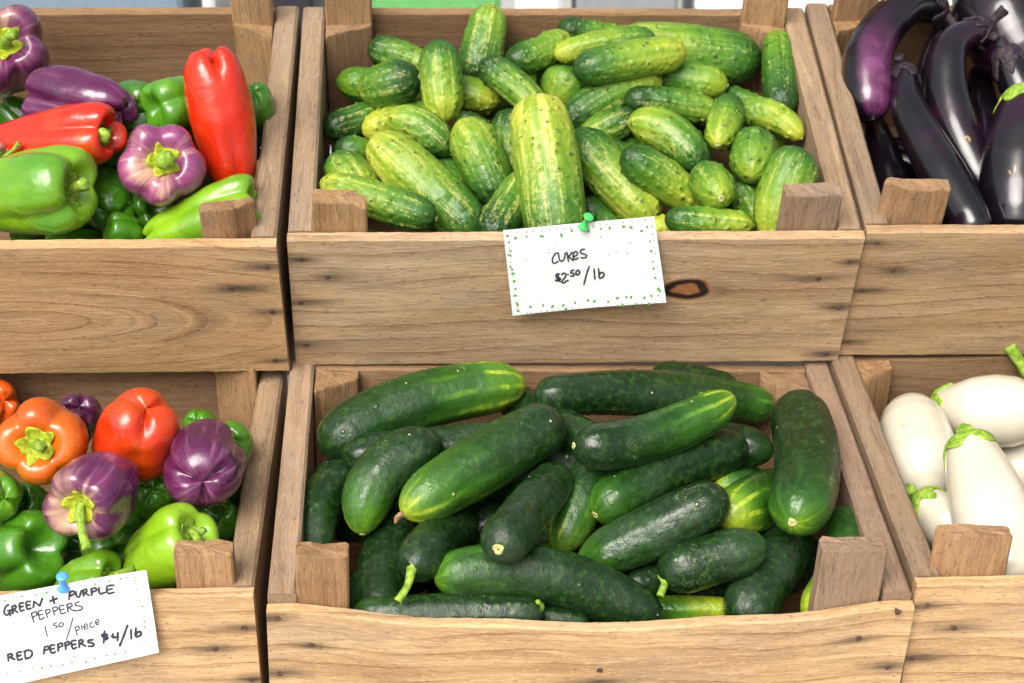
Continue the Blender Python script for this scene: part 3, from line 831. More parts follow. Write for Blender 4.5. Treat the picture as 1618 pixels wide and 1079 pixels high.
S('large cucumber lying aslant on top with a bright lime belly end', (884, 664), (636, 812), 98, (770, 726), .62, .6, .5, blossom=True)
S('green cucumber with yellow striped right tip lying uppermost at the right', (906, 704), (1160, 626), 78, (1030, 690), .58, .8, .15, scar='A', tB=.72)
S('large cucumber arching along the front of the heap', (1046, 992), (686, 916), 92, (868, 910), .46, .4, .3, tB=.8)
S('dark cucumber showing a large round pale stem scar to the viewer', (787, 868), (886, 748), 78, (836, 806), .26, .2, .5, scar='A', big=True, tA=1.0, dz=.135)
S('frontmost level cucumber in the dip of the sagging front board', (860, 968), (556, 972), 66, None, .32, .2, .6, stem=((852, 966), (857, 958), (849, 950)), dz=0.0, thin=.6)

# --- bell peppers, upper left crate.  A = middle of the stem end
def Q(crate, kind, label, A, B, w, tone=.5, blush=.3, cream=.6, **k):
    return I(crate, 'pepper_' + kind, label, A, B, w, k.pop('mid', None), col=(tone, blush, cream), **k)
Q('UL', 'green', 'small green pepper against the back board right of the purple one', (236, 158), (188, 144), 56, .30, calyx=False)
Q('UL', 'green', 'green pepper in the right back corner behind the tall red one', (402, 190), (400, 140), 72, .30, calyx=False, face=-1)
Q('UL', 'green', 'shiny green pepper left of the tall red one at the back', (240, 172), (320, 150), 96, .52, calyx=False)
Q('UL', 'green', 'green pepper in the shade at the left edge under the purple ones', (60, 210), (0, 160), 70, .30, calyx=False)
Q('UL', 'green', 'green pepper in the gap between the facing purple one and the front board', (250, 330), (210, 345), 80, .35, calyx=False)
Q('UL', 'green', 'green pepper wedged right of the big front one', (158, 300), (180, 345), 100, .40, calyx=False, lobes=3, face=-1)
Q('UL', 'green', 'dark green pepper low in the front gap beneath the facing purple one', (170, 362), (225, 372), 60, .35, calyx=False)
Q('UL', 'green', 'green pepper low behind the front board at the left edge', (20, 372), (70, 374), 70, .35, calyx=False, dz=0.0)
Q('UL', 'purple', 'large purple pepper with a short stem at the upper left edge', (8, 62), (-2, 112), 146, .60, .3, .40, ar=1.1, stem=((14, 58), (18, 48), (22, 52)), lobes=4, phase=.4, ring=True)
Q('UL', 'purple', 'purple pepper lying on its side behind the red pointed one', (56, 148), (202, 176), 108, .52, .3, .10, calyx=False, lobes=3, ar=1.5, face=-1, taper=0, botw=1.04, groove=1.6)
Q('UL', 'red', 'long red pepper standing on end in the right corner', (374, 304), (328, 78), 116, .45, .2, 0, calyx=False, taper=.0, neck=.40, lobes=3, phase=.2, mid=(352, 195), botw=1.06, groove=.8, ar=2.02, face=-1)
Q('UL', 'red', 'red pepper lying level with its green stem to the right', (178, 210), (-30, 232), 108, .48, .34, 0, taper=.30, stem=((176, 214), (170, 216), (162, 214)), sw=1.7, lobes=3, ar=2.1)
Q('UL', 'purple', 'small pink purple pepper with a green stem at the left edge', (8, 250), (-40, 256), 60, 1.0, .3, .7, stem=((8, 240), (22, 234), (30, 226)))
Q('UL', 'purple', 'purple pepper streaked with cream, facing the viewer with its lime stem', (259, 252), (248, 276), 140, .92, .3, 1.0, ar=.85, stem=((261, 252), (262, 252), (263, 252)), sw=1.6, ring=True, lobes=5, phase=.2, groove=.8)
Q('UL', 'green', 'large glossy green pepper at the left front', (128, 296), (-40, 312), 150, .66, stem=((134, 300), (142, 296), (132, 290)), lobes=3, phase=1.2, ar=1.25)
Q('UL', 'green', 'bright green pepper sloping behind the front post', (408, 314), (226, 384), 104, .76, calyx=False, taper=.25, ar=1.9)
# lower left crate
Q('LL', 'green', 'green pepper at the back board left of the corner post', (324, 690), (308, 660), 64, .45, calyx=False, face=-1)
Q('LL', 'green', 'green pepper before the back corner post in the right corner', (360, 720), (362, 690), 90, .45, calyx=False, lobes=3, face=-1)
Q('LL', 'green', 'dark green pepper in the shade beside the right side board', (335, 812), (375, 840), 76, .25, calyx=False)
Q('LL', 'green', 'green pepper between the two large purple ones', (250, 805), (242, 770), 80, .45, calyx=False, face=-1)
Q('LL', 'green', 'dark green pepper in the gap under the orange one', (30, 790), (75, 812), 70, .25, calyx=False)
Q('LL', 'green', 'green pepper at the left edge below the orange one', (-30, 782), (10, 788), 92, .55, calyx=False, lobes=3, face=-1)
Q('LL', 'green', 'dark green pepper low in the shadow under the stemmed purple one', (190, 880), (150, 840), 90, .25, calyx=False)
Q('LL', 'red', 'red orange pepper at the left edge against the back board', (-50, 655), (10, 632), 100, .7, .7, 0, calyx=False, face=-1)
Q('LL', 'purple', 'dark purple pepper behind the orange and the red one', (118, 680), (126, 640), 88, .28, .3, 0, calyx=False, lobes=3, face=-1)
Q('LL', 'red', 'red pepper with a deep cleft at its top', (205, 730), (232, 640), 130, .66, .35, 0, calyx=False, lobes=3, phase=2.2, botw=1.06, ar=.95, face=-1, taper=.0)
Q('LL', 'purple', 'deep purple blocky pepper near the right side board', (328, 712), (320, 764), 138, .46, .3, .06, calyx=False, lobes=3, phase=1.3, groove=1.1, ar=.95, face=-1, taper=.04)
Q('LL', 'orange', 'orange pepper blushed with green, turning its lime stem to the viewer', (56, 704), (84, 688), 142, .45, .33, 0, ar=.95, stem=((50, 706), (54, 702), (66, 706)), capw=1.4, lobes=4, phase=.5, groove=.85)
Q('LL', 'green', 'large dark green pepper at the left front beside the price card', (66, 862), (-20, 896), 130, .36, calyx=False, ar=1.1)
Q('LL', 'green', 'bright lime green pepper behind the right front post', (312, 836), (214, 905), 128, .92, stem=((312, 846), (318, 854), (312, 862)), lobes=3, phase=.6, ar=1.2)
Q('LL', 'purple', 'large purple pepper with a long green stem hanging to the front', (120, 806), (190, 746), 146, .52, .3, .6, stem=((116, 812), (124, 838), (138, 868)), sw=.8, ring=True, lobes=4, phase=.3, ar=1.05)
Q('LL', 'green', 'green pepper behind the top edge of the pepper price card', (180, 910), (96, 932), 92, .62, stem=((196, 906), (202, 900), (210, 897)), ar=1.15)

# --- eggplants, upper right crate: path from stem end to blossom end
def E_(crate, kind, label, path, w, col=(0, .5, 0), **k):
    return I(crate, kind, label, path[0], path[-1], w, None, path=path, col=col, **k)
E_('UR', 'eggplant', 'dark eggplant deep in the gap between the two long curved ones', [(1500, 120), (1515, 230), (1550, 330)], 64, lift=-.04, cal=False)
E_('UR', 'eggplant', 'dark eggplant in the shade left of the green capped one', [(1546, 110), (1560, 200), (1580, 300)], 66, lift=-.035, cal=False)
E_('UR', 'eggplant', 'small dark eggplant low against the left side board', [(1380, 186), (1398, 250), (1418, 330)], 58, lift=-.03, cal=False)
E_('UR', 'eggplant', 'slim dark eggplant standing at the back between the curved ones', [(1488, 46), (1474, 100), (1462, 190)], 50, stem=((1490, 46), (1492, 36), (1500, 32)))
E_('UR', 'eggplant', 'huge round eggplant at the upper right corner against the back board', [(1640, 118), (1590, 40), (1560, -50)], 150, (0, .6, 0), cal=False, prof='round')
E_('UR', 'eggplant', 'eggplant with a dusty dark cap pointing up at the right', [(1586, 76), (1606, 128), (1640, 200)], 66, (0, .3, 0), stem=((1586, 76), (1576, 62), (1570, 56)), capl=.30)
E_('UR', 'eggplant', 'curved eggplant with a pink violet patch at the left side board', [(1488, 12), (1424, 16), (1372, 88), (1374, 190)], 78, (1.0, .55, 0), stem=((1484, 14), (1500, 30), (1516, 46)), lift=.01)
E_('UR', 'eggplant', 'long curved eggplant with its stem pointing to the upper right', [(1560, 40), (1500, 80), (1506, 190), (1566, 322)], 72, (0, .6, 0), stem=((1558, 42), (1572, 30), (1588, 13)), lift=.01)
E_('UR', 'eggplant', 'plump eggplant with a pale green cap at the right edge', [(1624, 142), (1608, 260), (1606, 390)], 116, (.0, .62, 0), prof='round', greencap=True, lift=.01)
E_('UR', 'eggplant', 'long eggplant with a dark cap leaning down behind the front post', [(1428, 110), (1440, 180), (1490, 275), (1550, 380)], 74, (0, .55, 0), stem=((1427, 112), (1424, 102), (1420, 88)), lift=.02)
# white eggplants, lower right crate
E_('LR', 'white_eggplant', 'white eggplant at the right edge under the pear shaped one', [(1700, 730), (1640, 740), (1572, 738)], 100, cal=False, lift=-.03, prof='egg')
E_('LR', 'white_eggplant', 'white eggplant reaching in at the upper right edge with a bright green stem', [(1640, 612), (1680, 640), (1740, 690)], 100, stem=((1634, 606), (1614, 576), (1594, 545)), prof='egg', lift=.02, greencap=True)
E_('LR', 'white_eggplant', 'pear shaped white eggplant lying sideways at the back', [(1476, 648), (1550, 648), (1652, 654)], 116, prof='pear', greencap=True, scapx=.5)
E_('LR', 'white_eggplant', 'egg shaped white eggplant at the left side board', [(1436, 636), (1450, 706), (1470, 784)], 118, cal=False, prof='egg')
E_('LR', 'white_eggplant', 'small white eggplant with its green stem at the left, behind the front post', [(1446, 788), (1500, 826), (1575, 872)], 100, stem=((1450, 790), (1443, 782), (1436, 772)), prof='pear', greencap=True)
E_('LR', 'white_eggplant', 'long white eggplant hanging down from its green cap in front', [(1528, 694), (1560, 790), (1604, 936)], 134, stem=((1529, 696), (1527, 688), (1524, 680)), prof='long', greencap=True, lift=.02)

# --- more of the same deeper in the crates, seen only through the gaps
def fillers(crate, kind, n, nlev, wpx, lpx, xr, br, label, col, seed, **k):
    r = np.random.default_rng(seed)
    fr = FR[crate]
    new = []
    for i in range(n):
        x = xr[0] + (xr[1] - xr[0])*((i*0.618 + r.uniform(0, .15)) % 1); b = br[0] + (br[1] - br[0])*((i + .5)/n)
        a = r.uniform(-.7, .7) + (math.pi if r.random() < .5 else 0)
        L = lpx
        p = np.array([[x - L/2*math.cos(a), b - L/2*math.sin(a), nlev], [x + L/2*math.cos(a), b + L/2*math.sin(a), nlev]])
        p[:, 0] = np.clip(p[:, 0], -.200, .200); p[:, 1] = np.clip(p[:, 1], .030, fr.D - .03)
        Wp = fr.w(p) - CAM
        q = [(CX + FPX*(v @ R_)/(v @ F_), CY - FPX*(v @ U_)/(v @ F_)) for v in Wp]
        d = (Wp[0] @ F_ + Wp[1] @ F_)/2
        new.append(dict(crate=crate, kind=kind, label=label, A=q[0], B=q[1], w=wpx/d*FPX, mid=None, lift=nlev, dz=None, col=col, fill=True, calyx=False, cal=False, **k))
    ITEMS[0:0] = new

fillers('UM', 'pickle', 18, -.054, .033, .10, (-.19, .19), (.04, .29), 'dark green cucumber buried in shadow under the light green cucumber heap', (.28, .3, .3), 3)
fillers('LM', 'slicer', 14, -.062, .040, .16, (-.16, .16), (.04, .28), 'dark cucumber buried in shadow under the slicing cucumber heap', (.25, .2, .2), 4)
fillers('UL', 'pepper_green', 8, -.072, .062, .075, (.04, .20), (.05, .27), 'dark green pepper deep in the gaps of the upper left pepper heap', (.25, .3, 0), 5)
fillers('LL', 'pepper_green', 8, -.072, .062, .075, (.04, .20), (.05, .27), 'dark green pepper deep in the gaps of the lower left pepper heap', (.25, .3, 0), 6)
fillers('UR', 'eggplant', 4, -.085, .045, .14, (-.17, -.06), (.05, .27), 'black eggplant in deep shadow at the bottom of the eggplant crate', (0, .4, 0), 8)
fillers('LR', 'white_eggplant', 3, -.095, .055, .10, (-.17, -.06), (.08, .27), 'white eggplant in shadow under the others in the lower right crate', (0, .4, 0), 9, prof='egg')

# ------------------------------------------------------------------ settle each heap
N0 = {'UM': -.018, 'LM': -.034, 'UL': -.030, 'LL': -.030, 'UR': -.030, 'LR': -.036}
def px_curve(it, s):
    s = np.asarray(s, float)
    if it.get('path'):
        p = np.array(it['path'], float)
        # Catmull-Rom through the path
        k = len(p) - 1
        q = np.vstack([2*p[0] - p[1], p, 2*p[-1] - p[-2]])
        u = np.clip(s*k, 0, k - 1e-9); i = u.astype(int); f = (u - i)[:, None]
        a, b, c, d = q[i], q[i+1], q[i+2], q[i+3]
        return .5*((2*b) + (c - a)*f + (2*a - 5*b + 4*c - d)*f*f + (3*b - a - 3*c + d)*f**3)
    A, B = np.array(it['A'], float), np.array(it['B'], float)
    if it['mid'] is None:
        return A[None]*(1 - s[:, None]) + B[None]*s[:, None]
    m = 2*np.array(it['mid'], float) - (A + B)/2
    s = s[:, None]
    return A*(1 - s)**2 + m*2*s*(1 - s) + B*s*s
SS = np.linspace(.06, .94, 9)
def sphere_rho(it):
    if it['kind'] in ('pickle', 'slicer'):
        return np.interp(SS, [0, .12, .3, .7, .88, 1], [.45*it.get('tA', .85), .8*it.get('tA', .85) + .05, 1, 1, .8*it.get('tB', .85) + .05, .45*it.get('tB', .85)])
    if it['kind'].startswith('pepper'):
        tp = it.get('taper', .1)
        return np.interp(SS, [0, .15, .4, .8, 1], [.6, .88, .95, .85, .6])*(1 - tp*SS**1.5)
    return np.interp(SS, [0, .3, .7, .9, 1], {'long': [.5, .75, 1, .9, .5], 'round': [.5, .85, 1, .9, .5], 'egg': [.6, .9, 1, .85, .5], 'pear': [.5, .7, 1, .9, .5]}[it.get('prof', 'long')])
def settle(crate):
    fr = FR[crate]
    its = [i for i in ITEMS if i['crate'] == crate]
    n, K = len(its), len(SS)
    d0 = np.zeros((n, 2)); px = np.zeros((n, K, 2)); rp = np.zeros((n, K))
    for i, it in enumerate(its):
        px[i] = px_curve(it, SS)
        rp[i] = sphere_rho(it)*it['w']/2
        ends = px_curve(it, [0., 1.])
        lev = it['lift'] if it.get('fill') else N0[crate] + it['lift']
        da = [fr.depth_n(e[0], e[1], lev) for e in ends]
        if it['kind'].startswith('pepper') and it['dz'] is None and not it.get('fill'):
            m = (da[0] + da[1])/2
            lat_ = float(np.linalg.norm(ends[1] - ends[0]))
            want = it.get('ar', 1.05)*it['w']
            it['dz'] = it.get('face', 1)*math.sqrt(max(0, want**2 - lat_**2))*m/FPX
        if it['dz'] is not None:
            m = (da[0] + da[1])/2
            da = [m - it['dz']/2, m + it['dz']/2]
        d0[i] = da
    rays = np.array([[ray(*p) for p in row] for row in px])           # n,K,3
    d = d0.copy()
    lat = px.reshape(-1, 2)
    l2 = ((lat[:, None] - lat[None])**2).sum(-1)
    rr = (rp.reshape(-1)[:, None] + rp.reshape(-1)[None])*.94
    Dpx = np.sqrt(np.maximum(rr**2 - l2, 0))
    own = np.repeat(np.arange(n), K)
    pair = (own[:, None] < own[None]) & (Dpx > 0)
    bi, fi = np.nonzero(pair)
    Dm = Dpx[bi, fi]
    s_ = np.tile(SS, n)
    eb, en, O = fr.eb, fr.en, fr.O
    lock = np.array([it['dz'] is not None for it in its]); ldz = np.array([it['dz'] or 0. for it in its])
    for itn in range(500):
        sd = d[:, :1]*(1 - SS) + d[:, 1:]*SS
        r = rp*sd/FPX
        f = np.zeros((n, 2)); cnt = np.full((n, 2), 1e-6)
        flat = sd.reshape(-1)
        need = Dm*flat[bi]/FPX - (flat[bi] - flat[fi])
        v = np.nonzero(need > 0)[0]
        if len(v):
            nd = need[v]
            for idx, sg in ((bi[v], .5), (fi[v], -.5)):
                o = own[idx]; ss = s_[idx]
                np.add.at(f, (o, 0), sg*nd*(1 - ss)*2*nd); np.add.at(f, (o, 1), sg*nd*ss*2*nd)
                np.add.at(cnt, (o, 0), nd); np.add.at(cnt, (o, 1), nd)
        step = f/cnt
        d = d + .5*np.clip(step, -.006, .006)
        d = d + (d0 - d)*.012
        # crate walls and floor
        Pt = CAM + rays*sd[..., None]
        b = (Pt - O) @ eb; nn = (Pt - O) @ en
        rb, rn = rays @ eb, rays @ en
        push = np.zeros((n, K))
        lowb = (T + .002 + r*.92) - b; low = lowb > 0
        under = nn < .0 - r*0                                           # only below the rim does the front board hold it
        push += np.where(low & under, lowb/rb, 0)
        xx = (Pt - O) @ fr.ex
        for x0, x1, n1, b1 in fr.posts:
            lp = (b1 + .002 + r*.95) - b
            hit = (lp > 0) & (lp < .03) & (xx > x0 - r*.7) & (xx < x1 + r*.7) & (nn < n1 + r*.2)
            push += np.where(hit & ~(low & under), lp/rb, 0)
        hib = b - (fr.D - T - .002 - r*.95)
        push -= np.where((hib > 0) & (nn < .012), hib/rb, 0)
        lown = (-fr.H + .010 + r) - nn
        push += np.where(lown > 0, lown/rn, 0)                          # rn < 0: deeper means lower
        w0 = (1 - SS); w1 = SS
        for e, wgt in ((0, w0), (1, w1)):
            pw = push*wgt
            mx = np.where(np.abs(pw.max(1)) > np.abs(pw.min(1)), pw.max(1), pw.min(1))
            d[:, e] += .5*mx
        mm = d.mean(1)
        d[lock, 0] = (mm - ldz/2)[lock]; d[lock, 1] = (mm + ldz/2)[lock]
    sd = d[:, :1]*(1 - SS) + d[:, 1:]*SS
    flat = sd.reshape(-1)
    need = Dm*flat[bi]/FPX - (flat[bi] - flat[fi])
    worst = np.sort(need)[-8:] if len(need) else []
    print('settled', crate, n, 'worst overlap mm', np.round(np.array(worst)*1000, 1), 'max move mm', round(float(np.abs(d - d0).max()*1000), 1))
    for i, it in enumerate(its):
        it['dA'], it['dB'] = float(d[i, 0]), float(d[i, 1])
for k_ in FR: settle(k_)

# ------------------------------------------------------------------ produce meshes
def spine3(it, s):
    s = np.asarray(s, float)
    p = px_curve(it, np.clip(s, 0, 1))
    dd = it['dA']*(1 - s) + it['dB']*s
    return np.array([at(q[0], q[1], e) for q, e in zip(p, dd)])
class Sweep:
    """a smooth 3D axis with a transported frame; extrapolates straight beyond its ends"""
    def __init__(s, it, roll=0.0, K=96):
        s.t = np.linspace(0, 1, K)
        s.p = spine3(it, s.t)
        tg = np.gradient(s.p, axis=0)
        s.len = float(np.linalg.norm(np.diff(s.p, axis=0), axis=1).sum())
        s.tan = tg/np.linalg.norm(tg, axis=1)[:, None]
        v = CAM - s.p[K//2]
        n = v - (v @ s.tan[K//2])*s.tan[K//2]
        if np.linalg.norm(n) < 1e-3: n = U_ - (U_ @ s.tan[K//2])*s.tan[K//2]
        n = unit(n)
        s.nrm = np.zeros((K, 3))
        b = np.cross(s.tan[K//2], n)
        n = n*math.cos(roll) + b*math.sin(roll)
        s.nrm[K//2] = n
        for rng_ in (range(K//2 + 1, K), range(K//2 - 1, -1, -1)):
            cur = n
            for i in rng_:
                cur = unit(cur - (cur @ s.tan[i])*s.tan[i]); s.nrm[i] = cur
        s.bin = np.cross(s.tan, s.nrm)
    def at(s, q):
        q = np.asarray(q, float); c = np.clip(q, 0, 1)
        def ip(a): return np.stack([np.interp(c, s.t, a[:, k]) for k in range(3)], -1)
        p, t, n, b = ip(s.p), ip(s.tan), ip(s.nrm), ip(s.bin)
        return p + t*((q - c)*s.len)[..., None], t, n, b
def skin(sw, S, Rr, name, mat, parent=None, origin=None):
    """S, Rr: (rows, nu) arrays of axis position and radius; row 0 and the last are poles"""
    rows, nu = S.shape
    th = (np.arange(nu)/nu - .5)*2*math.pi
    p, t, n, b = sw.at(S.ravel())
    rad = Rr.ravel()[:, None]
    tt = np.tile(th, rows)[:, None]
    V = p + rad*(np.cos(tt)*n + np.sin(tt)*b)
    un = th/(2*math.pi); vn = np.linspace(0, 1, rows)
    f, uv = [], []
    for i in range(rows - 1):
        for j in range(nu):
            j2 = (j + 1) % nu
            f.append((i*nu + j, i*nu + j2, (i+1)*nu + j2, (i+1)*nu + j))
            u1 = un[j] + 1/nu
            uv += [(un[j], vn[i]), (u1, vn[i]), (u1, vn[i+1]), (un[j], vn[i+1])]
    if origin is None: origin = V.mean(0)
    o = link_mesh(name, V, f, mat, parent, origin, uv=uv)
    return o, V
def waves(r, th, s, k=6, amp=1.0, fmax=3, smax=3.0):
    out = 0
    for _ in range(k):
        a = r.integers(0, fmax + 1); q = r.uniform(.5, smax)
        out = out + amp*r.uniform(.3, 1)*np.sin(a*th + r.uniform(0, 6.28))*np.sin(q*2*math.pi*s + r.uniform(0, 6.28))
    return out/k
def tube(name, pts, rad, mat, parent, nu=12, sub=6, ridges=0.0, cap=True):
    pts = np.array(pts, float); rad = np.array(rad, float)
    k = len(pts)
    tq = np.linspace(0, k - 1, (k - 1)*sub + 1)
    q = np.vstack([2*pts[0] - pts[1], pts, 2*pts[-1] - pts[-2]])
    i = np.minimum(tq.astype(int), k - 2); f = (tq - i)[:, None]
    a, b, c, d = q[i], q[i+1], q[i+2], q[i+3]
    p = .5*((2*b) + (c - a)*f + (2*a - 5*b + 4*c - d)*f*f + (3*b - a - 3*c + d)*f**3)
    r = np.interp(tq, np.arange(k), rad)
    tan = np.gradient(p, axis=0); tan /= np.linalg.norm(tan, axis=1)[:, None] + 1e-12
    n = np.cross(tan[0], (0.3, 0.2, 0.9)); n = unit(n)
    V, F = [], []
    m = len(p)
    for j in range(m):
        n = unit(n - (n @ tan[j])*tan[j]); bb = np.cross(tan[j], n)
        for u in range(nu):
            an = 2*math.pi*u/nu
            rr = r[j]*(1 + ridges*math.cos(5*an + .6*j/sub))
            V.append(p[j] + rr*(math.cos(an)*n + math.sin(an)*bb))
    for j in range(m - 1):
        for u in range(nu):
            F.append((j*nu+u, j*nu+(u+1) % nu, (j+1)*nu+(u+1) % nu, (j+1)*nu+u))
    if cap:
        V.append(p[-1] - tan[-1]*r[-1]*.15); e = len(V) - 1
        for u in range(nu): F.append(((m-1)*nu+u, (m-1)*nu+(u+1) % nu, e))
    return link_mesh(name, V, F, mat, parent, np.mean(V, 0))
def disc_on(name, sw, end, rad, mat, parent, h=.0006, off=.0):
    """a small uneven scar sitting on one tip of the swept body"""
    p, t, n, b = [q[0] for q in sw.at(np.array([0.0 if end == 'A' else 1.0]))]
    o = -t if end == 'A' else t
    V, F = [], []
    K = 16; prof = [(1.0, -.0022), (.92, h*.5), (.62, h), (.4, h*.35), (.22, h*.3)]
    for r0, hh in prof:
        for j in range(K):
            a = 2*math.pi*j/K
            rr = rad*r0*(1 + .10*math.sin(3*a + 1) + .06*math.sin(5*a))
            V.append(p + o*(hh + off) + rr*(math.cos(a)*n + math.sin(a)*b))
    for i in range(len(prof) - 1):
        for j in range(K): F.append((i*K+j, i*K+(j+1) % K, (i+1)*K+(j+1) % K, (i+1)*K+j))
    F.append(tuple((len(prof)-1)*K + j for j in range(K)))
    return link_mesh(name, V, F, mat, parent, np.mean(V, 0))
def px_pts(it, pts, s=0.0, toward=0.0):
    d = (it['dA'] if s == 0 else it['dB'])
    k = len(pts)
    return [at(p[0], p[1], d - toward*i/(k - 1)) for i, p in enumerate(pts)]

def make_cucumber(it, idx):
    r = np.random.default_rng(1000 + idx)
    sl = it['kind'] == 'slicer'
    sw = Sweep(it, roll=it.get('roll', r.uniform(-.5, .5)))
    dm = (it['dA'] + it['dB'])/2
    R = it['w']/2*dm/FPX
    tA, tB = it.get('tA', r.uniform(.76, .96)), it.get('tB', r.uniform(.66, .90) if not sl else r.uniform(.76, .90))
    low = it.get('fill')
    nu, rows = (40, 60) if low else (72, 128)
    q = (1 - np.cos(np.linspace(0, math.pi, rows)))/2
    s = q
    L = sw.len
    cA = it.get('pA', r.uniform(1.05, 1.5))*R*max(tA, .7); cB = it.get('pB', r.uniform(1.1, 1.6))*R*max(tB, .7)
    eA = np.clip(s*L/cA, 0, 1); eB = np.clip((1 - s)*L/cB, 0, 1)
    cap = np.sqrt(1 - (1 - eA)**2)*np.sqrt(1 - (1 - eB)**2)
    wd = np.where(s < .5, tA + (1 - tA)*np.sin(np.clip(s/.5, 0, 1)*math.pi/2), tB + (1 - tB)*np.sin(np.clip((1 - s)/.5, 0, 1)*math.pi/2))
    prof = R*cap*wd
    th = (np.arange(nu)/nu - .5)*2*math.pi
    TH, S_ = np.meshgrid(th, s)
    Rr = np.repeat(prof[:, None], nu, 1)
    # not quite round, faintly ribbed, a little lumpy
    rib = 3 if not sl else 3
    Rr = Rr*(1 + (.016 if not sl else .012)*np.cos(rib*TH + r.uniform(0, 6)) + (.014 if not sl else .013)*np.cos(9*TH + r.uniform(0, 6)))
    Rr = Rr*(1 + waves(r, TH, S_, 8, .10 if not sl else .082, 3, 2.6))
    if not low:
        nb = int((110 if not sl else 60)*L/.12)
        bs = r.uniform(.04, .96, nb); bt = r.uniform(-math.pi, math.pi, nb)
        bh = r.uniform(.35, 1.0, nb)*(.0017 if not sl else .0011); bw = r.uniform(.8, 1.3, nb)*(.0015 if not sl else .0013)
        for a, c, h, w_ in zip(bs, bt, bh, bw):
            i0, i1 = np.searchsorted(s, (a - 3*w_/L, a + 3*w_/L))
            if i1 <= i0: continue
            dth = (TH[i0:i1] - c + math.pi) % (2*math.pi) - math.pi
            g2 = ((S_[i0:i1] - a)*L)**2 + (dth*R)**2
            Rr[i0:i1] += h*np.exp(-g2/(w_*w_))*np.minimum(1, cap[i0:i1, None]*1.3)
    Rr[0] = 0; Rr[-1] = 0
    S_ = np.repeat(s[:, None], nu, 1)
    o, V = skin(sw, S_, Rr, 'pickling_cucumber' if not sl else 'slicing_cucumber', M['slicer' if sl else 'pickle'])
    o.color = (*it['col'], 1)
    sc = it.get('scar')
    if sc is None and not sl and not low and r.random() < .55: disc_on('blossom_scar', sw, 'B', R*.11, M['scar'], o, h=.0009, off=-.0001)
    if sc: disc_on('stem_scar' if sc == 'A' else 'blossom_scar', sw, sc, (R*.24 if it.get('big') else R*.15) if sl else R*.17, M['scar'], o, off=-.0002)
    if it.get('stem'):
        p = px_pts(it, it['stem'], 0, .012)
        p[0] = sw.p[0] + sw.tan[0]*.003
        k_ = it.get('thin', 1.0)
        tube('stem', p, [.0036*k_, .0026*k_, .0029*k_], M['stem_green'], o, 10, 6, .12)
    if it.get('blossom'):
        e = sw.p[-1]; t = sw.tan[-1]
        side = unit(np.cross(t, F_))
        tube('withered_blossom', [e - t*.002, e + t*.005, e + t*.009 + side*.003], [.0030, .0024, .0010], M['dry'], o, 8, 4, .3)
    grp = ('pickling cucumbers in the upper middle crate' if not sl else 'slicing cucumbers in the lower middle crate')
    tag(o, it['label'], 'cucumber', grp if not low else grp + ', buried')
    return o

